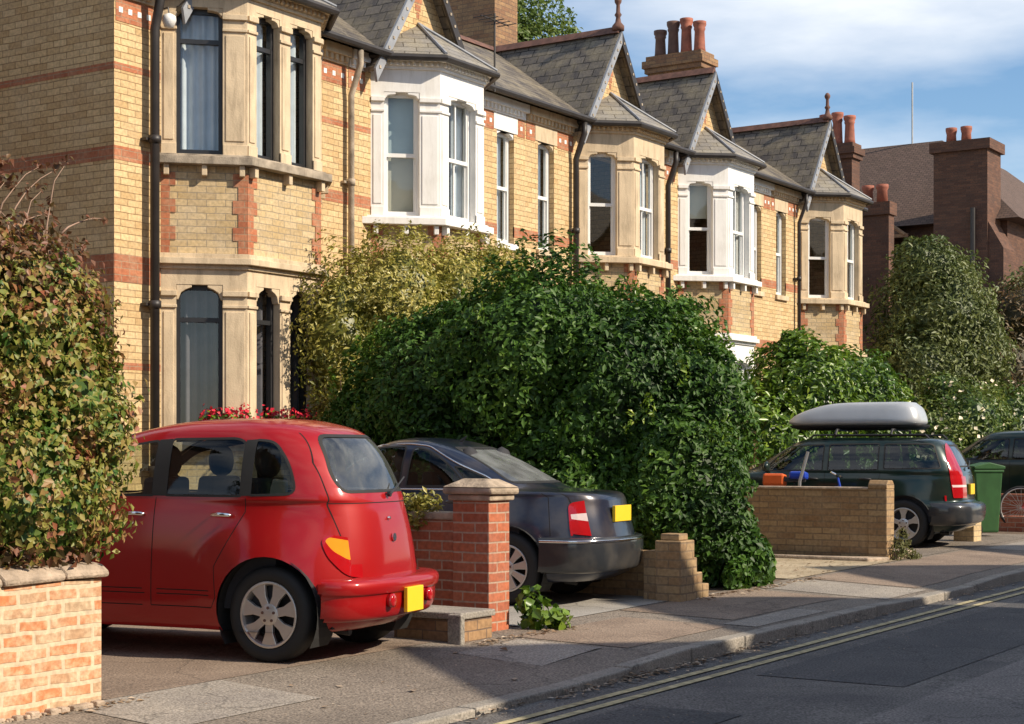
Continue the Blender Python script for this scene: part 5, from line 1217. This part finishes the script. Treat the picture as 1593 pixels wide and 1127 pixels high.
foliage('crown', [(38.6, 11.8, 3.2, 1.4, 1.2, 1.5), (39.8, 11.2, 3.0, 1.3, 1.1, 1.5), (39.0, 11.4, 4.5, 1.1, 1.0, 1.0), (38.8, 11.6, 1.8, 1.5, 1.2, 1.2), (41, 10.6, 2.6, 1.2, 1, 1.8)], 20000, .12, 'leaf_brown', t, 17, clump=.4, asp=.4, depth=.5)
foliage('sprays', [(37.4+.5*i, 12.6-.2*i, 5.0+.6*math.sin(i*1.7), .35, .3, .5) for i in range(6)], 1800, .10, 'leaf_olive', t, 18, core=False, depth=1)
stems(t, [[(39, 11.2, .3), (39, 11.3, 2), (38.8, 11.5, 4)], [(39.2, 11.3, 1.5), (40, 11, 3.5)], [(38.8, 11.6, 3.5), (38, 12.2, 5.4)]], .10, name='trunk')
t = plant('rose_bush', 'loose bush with cream roses above the dark green car', 'rose bush', (30, 9.9, .2))
rb = [(29.8, 10.3, 1.6, 1.0, .8, .9), (30.2, 9.8, 1.8, 1.0, .8, .95), (31.4, 9.4, 1.7, 1.0, .8, 1.0), (32.4, 9.1, 1.8, 1, .8, .9), (30, 9.9, .9, 1.9, .8, .9), (30.0, 10.3, 2.5, .4, .4, .4)]
foliage('leaves', rb, 17000, .10, 'leaf_rose', t, 19, clump=.35, asp=.45, depth=.45)
foliage('roses', [(x, y-.1, z, a*1.03, b*1.05, c*1.03) for x, y, z, a, b, c in rb], 420, .075, 'flower_cream', t, 20, core=False, depth=.02, asp=.9)
stems(t, [[(29+i, 10-.2*i, .2), (29+i, 10-.2*i, 1.4)] for i in range(3)], .03)
# tree far behind the roofs
t = plant('ash_tree', 'light green tree top showing behind the roofs', 'tree', (41.8, 26.5, 0))
foliage('crown', [(41.2, 26.8, 13.6, 1.5, 1.5, 1.7), (42.1, 26.4, 13.1, 1.3, 1.3, 1.2), (40.2, 27.2, 13.0, 1.6, 1.6, 1.9), (41.4, 26.8, 11.6, 2.4, 2.2, 1.8)], 20000, .17, 'leaf_tree', t, 21, clump=.7, asp=.45, core=False, depth=.95, cull=.15)
stems(t, [[(41.5, 26.7, 0), (41.5, 26.7, 6), (41.4, 26.8, 14)], [(41.5, 26.7, 8), (42.2, 26.4, 13.5)], [(41.5, 26.7, 8.5), (40.3, 27.1, 13.5)]], .22, name='trunk')
# trees that hide the far horizon
def far_tree(x, y, h, lab, seed):
    t = plant('far_tree', lab, 'tree', (x, y, .2))
    foliage('crown', [(x, y, h*.55, h*.28, h*.28, h*.38), (x+h*.18, y, h*.45, h*.22, h*.22, h*.3), (x-h*.15, y-.5, h*.4, h*.22, h*.22, h*.32)], 6000, .3, 'leaf_olive', t, seed, clump=1)
    stems(t, [[(x, y, .2), (x, y, h*.5)]], .2, name='trunk')

# small plants
t = plant('ground_ivy', 'bright green leafy weed growing at the foot of the red pier', 'plant', (10.72, 6.9, G(10.7)))
foliage('leaves', [(10.72, 6.86, .16, .13, .14, .18), (10.80, 6.74, .10, .16, .14, .12), (10.66, 6.9, .24, .08, .08, .10)], 210, .085, 'leaf_bright', t, 22, core=False, depth=.9, asp=.75, droop=.3, zmin=.03)
t = plant('wall_plant', 'yellow green plant spilling over the shaded wall next to the pier cap', 'plant', (10.45, 7.75, .9))
foliage('leaves', [(10.42, 7.70, .98, .14, .16, .12), (10.45, 7.95, .97, .14, .18, .10), (10.35, 7.8, .88, .08, .2, .12)], 900, .05, 'leaf_golden', t, 23, core=False, depth=1, asp=.5)
t = plant('ivy_skirt', 'pale ivy trailing on the ground at the corner of the hedge', 'ivy', (15.2, 7.1, .1))
foliage('leaves', [(14.95, 7.05, .28, .38, .22, .32), (15.25, 7.15, .20, .3, .22, .25), (14.6, 7.0, .2, .3, .12, .2)], 2600, .07, 'leaf_laurel', t, 24, core=False, depth=.6, asp=.7, droop=.4)
t = plant('dry_weeds', 'dry brown weeds against the end pier of the brown wall', 'weeds', (19.0, 6.95, .1))
foliage('leaves', [(19.0, 6.98, .22, .22, .10, .3), (19.2, 6.95, .12, .3, .12, .14)], 700, .055, 'leaf_grass', t, 25, core=False, depth=1, asp=.25)
# window box geraniums
for x0_, y0_, L, lab in ((13.42, 12.98, .62, 'red geraniums in a box on the cant side of the nearest lower bay'), (13.95, 12.60, 1.1, 'red geraniums in a box on the front of the nearest lower bay')):
    a = R(-45) if L < 1 else 0
    t = empty('window_box', (x0_, y0_, 1.505), a); tag(t, lab, 'window box', 'window boxes of red geraniums')
    mb = MB(); mb.box(0, -.1, 0, L, .06, .16); mb.build('trough', 'terracotta', t, bevel=.01)
    for kind_, mat_, n_, sz in (('leaves', 'leaf_bright', 420, .05), ('flowers', 'flower_red', 330, .05)):
        t2 = empty('tmp', (0, 0, 0)); o = foliage(kind_, [(L*.2+L*.3*i, 0, .30 if kind_ == 'flowers' else .2, L*.2, .10, .13) for i in range(3)], n_//(2 if kind_ == 'flowers' else 1), sz, mat_, t2, 40+n_, core=False, depth=1, asp=.8); o.parent = t; bpy.data.objects.remove(t2)
# fallen leaves
def litter(name, pts, size, mat, seed):
    rnd = random.Random(seed); V = []; Fc = []; T_ = []
    for (x, y, z) in pts:
        a = rnd.uniform(0, 6.28); s = size*rnd.uniform(.6, 1.3); c_, s_ = math.cos(a)*s, math.sin(a)*s; o = len(V); up = s*rnd.uniform(.1, .6)
        V += [(x-c_, y-s_, z+.003), (x+s_*.5, y-c_*.5, z+up), (x+c_, y+s_, z+.004+up*.3), (x-s_*.5, y+c_*.5, z+up*.6)]; Fc += [(o, o+1, o+2), (o, o+2, o+3)]; T_ += [rnd.random()]*4
    me = bpy.data.meshes.new(name); me.from_pydata(V, [], Fc); at = me.attributes.new('tint', 'FLOAT', 'POINT'); at.data.foreach_set('value', T_); me.materials.append(M[mat])
    o = bpy.data.objects.new(name, me); COL.objects.link(o); return o
rnd = random.Random(9); pts = []
for i in range(620):
    x = rnd.gauss(10.2, 1.0) if i < 330 else rnd.uniform(7, 24); y = 5.36-abs(rnd.gauss(0, .07)); pts.append((x, y, G(x)-.128+abs(rnd.gauss(0, .012))))
for i in range(260): x = rnd.uniform(13.3, 16.2); y = 6.9-abs(rnd.gauss(0, .09)); pts.append((x, y, pave(x, y)+.002))
for i in range(160): x = rnd.uniform(9.7, 11.0); y = 6.75-abs(rnd.gauss(0, .08)); pts.append((x, y, pave(x, y)+.002))
for i in range(90): x = rnd.uniform(5.3, 6.7); y = 6.93-abs(rnd.gauss(0, .06)); pts.append((x, y, pave(x, y)+.002))
for i in range(300): x = rnd.uniform(16, 19.2); y = rnd.uniform(6.9, 8.6); pts.append((x, y, G(x)+.01))
tag(litter('leaf_litter', pts, .024, 'leaf_dead', 1), 'dead leaves gathered in the gutter and along the walls', 'leaves', kind='stuff')
pts = []
for i in range(700):
    x = rnd.uniform(6, 20); y = rnd.uniform(5.4, 7.0) if i % 2 else rnd.uniform(4.2, 5.36); pts.append((x, y, (pave(x, y) if y > 5.5 else G(x)-.128)+.001))
tag(litter('grit', pts, .009, 'leaf_dead', 3), 'fine grit and leaf scraps scattered over pavement and road edge', 'grit', kind='stuff')
spots = [(7.55, 6.55), (7.75, 6.35), (8.05, 6.25), (7.95, 5.95), (8.4, 5.85), (8.75, 5.75), (7.2, 6.0), (9.3, 6.6), (12.2, 6.0), (9.6, 6.4)]
for i, (x, y) in enumerate(spots):
    tag(litter('fallen_leaf', [(x, y, pave(x, y)+.004)], .035, 'leaf_dead', 50+i), 'single curled dead leaf lying on the open pavement', 'leaf', 'single dead leaves on the pavement')

# ================================================================ every separate piece its own part
KEEP = ('frieze_dots', 'dentils', 'spokes', 'bargeboard_studs', 'wheel_nuts', 'base_stones', 'window', 'rim', 'wheel', 'trough', 'gable_ornament', 'handle', 'antenna', 'crank', 'saddle', 'frame', 'wall', 'roof', 'brake_disc', 'seat', 'headrest', 'kerb')
def split_parts():
    for o in [x for x in bpy.data.objects if x.type == 'MESH' and x.parent is not None]:
        nm = o.name.split('.')[0]; me = o.data
        if nm in KEEP or len(me.vertices) > 4000 or me.users > 1 or any(c.parent == o for c in o.children) or me.attributes.get('tint'): continue
        n = len(me.vertices); par = list(range(n))
        def find(a):
            while par[a] != a: par[a] = par[par[a]]; a = par[a]
            return a
        for e in me.edges:
            a, b = find(e.vertices[0]), find(e.vertices[1])
            if a != b: par[a] = b
        comps = {}
        for v in me.vertices: comps.setdefault(find(v.index), []).append(v.index)
        if len(comps) < 2: continue
        C = list(comps.values()); bb = []
        for c in C:
            P = np.array([me.vertices[i].co[:] for i in c]); bb.append((P.min(0), P.max(0)))
        g = list(range(len(C)))
        def fg(a):
            while g[a] != a: a = g[a]
            return a
        for i in range(len(C)):
            for j in range(i+1, len(C)):
                if (bb[i][0] <= bb[j][1]+.012).all() and (bb[j][0] <= bb[i][1]+.012).all():
                    a, b = fg(i), fg(j)
                    if a != b: g[a] = b
        groups = {}
        for i, c in enumerate(C): groups.setdefault(fg(i), []).extend(c)
        if not 2 <= len(groups) <= 40: continue
        for vs in list(groups.values()):
            keep = set(vs); bm = bmesh.new(); bm.from_mesh(me); bm.verts.ensure_lookup_table()
            bmesh.ops.delete(bm, geom=[v for v in bm.verts if v.index not in keep], context='VERTS')
            m2 = bpy.data.meshes.new(nm); bm.to_mesh(m2); bm.free()
            for m in me.materials: m2.materials.append(m)
            c = o.copy(); c.data = m2; c.name = nm; COL.objects.link(c)
        bpy.data.objects.remove(o)
split_parts()
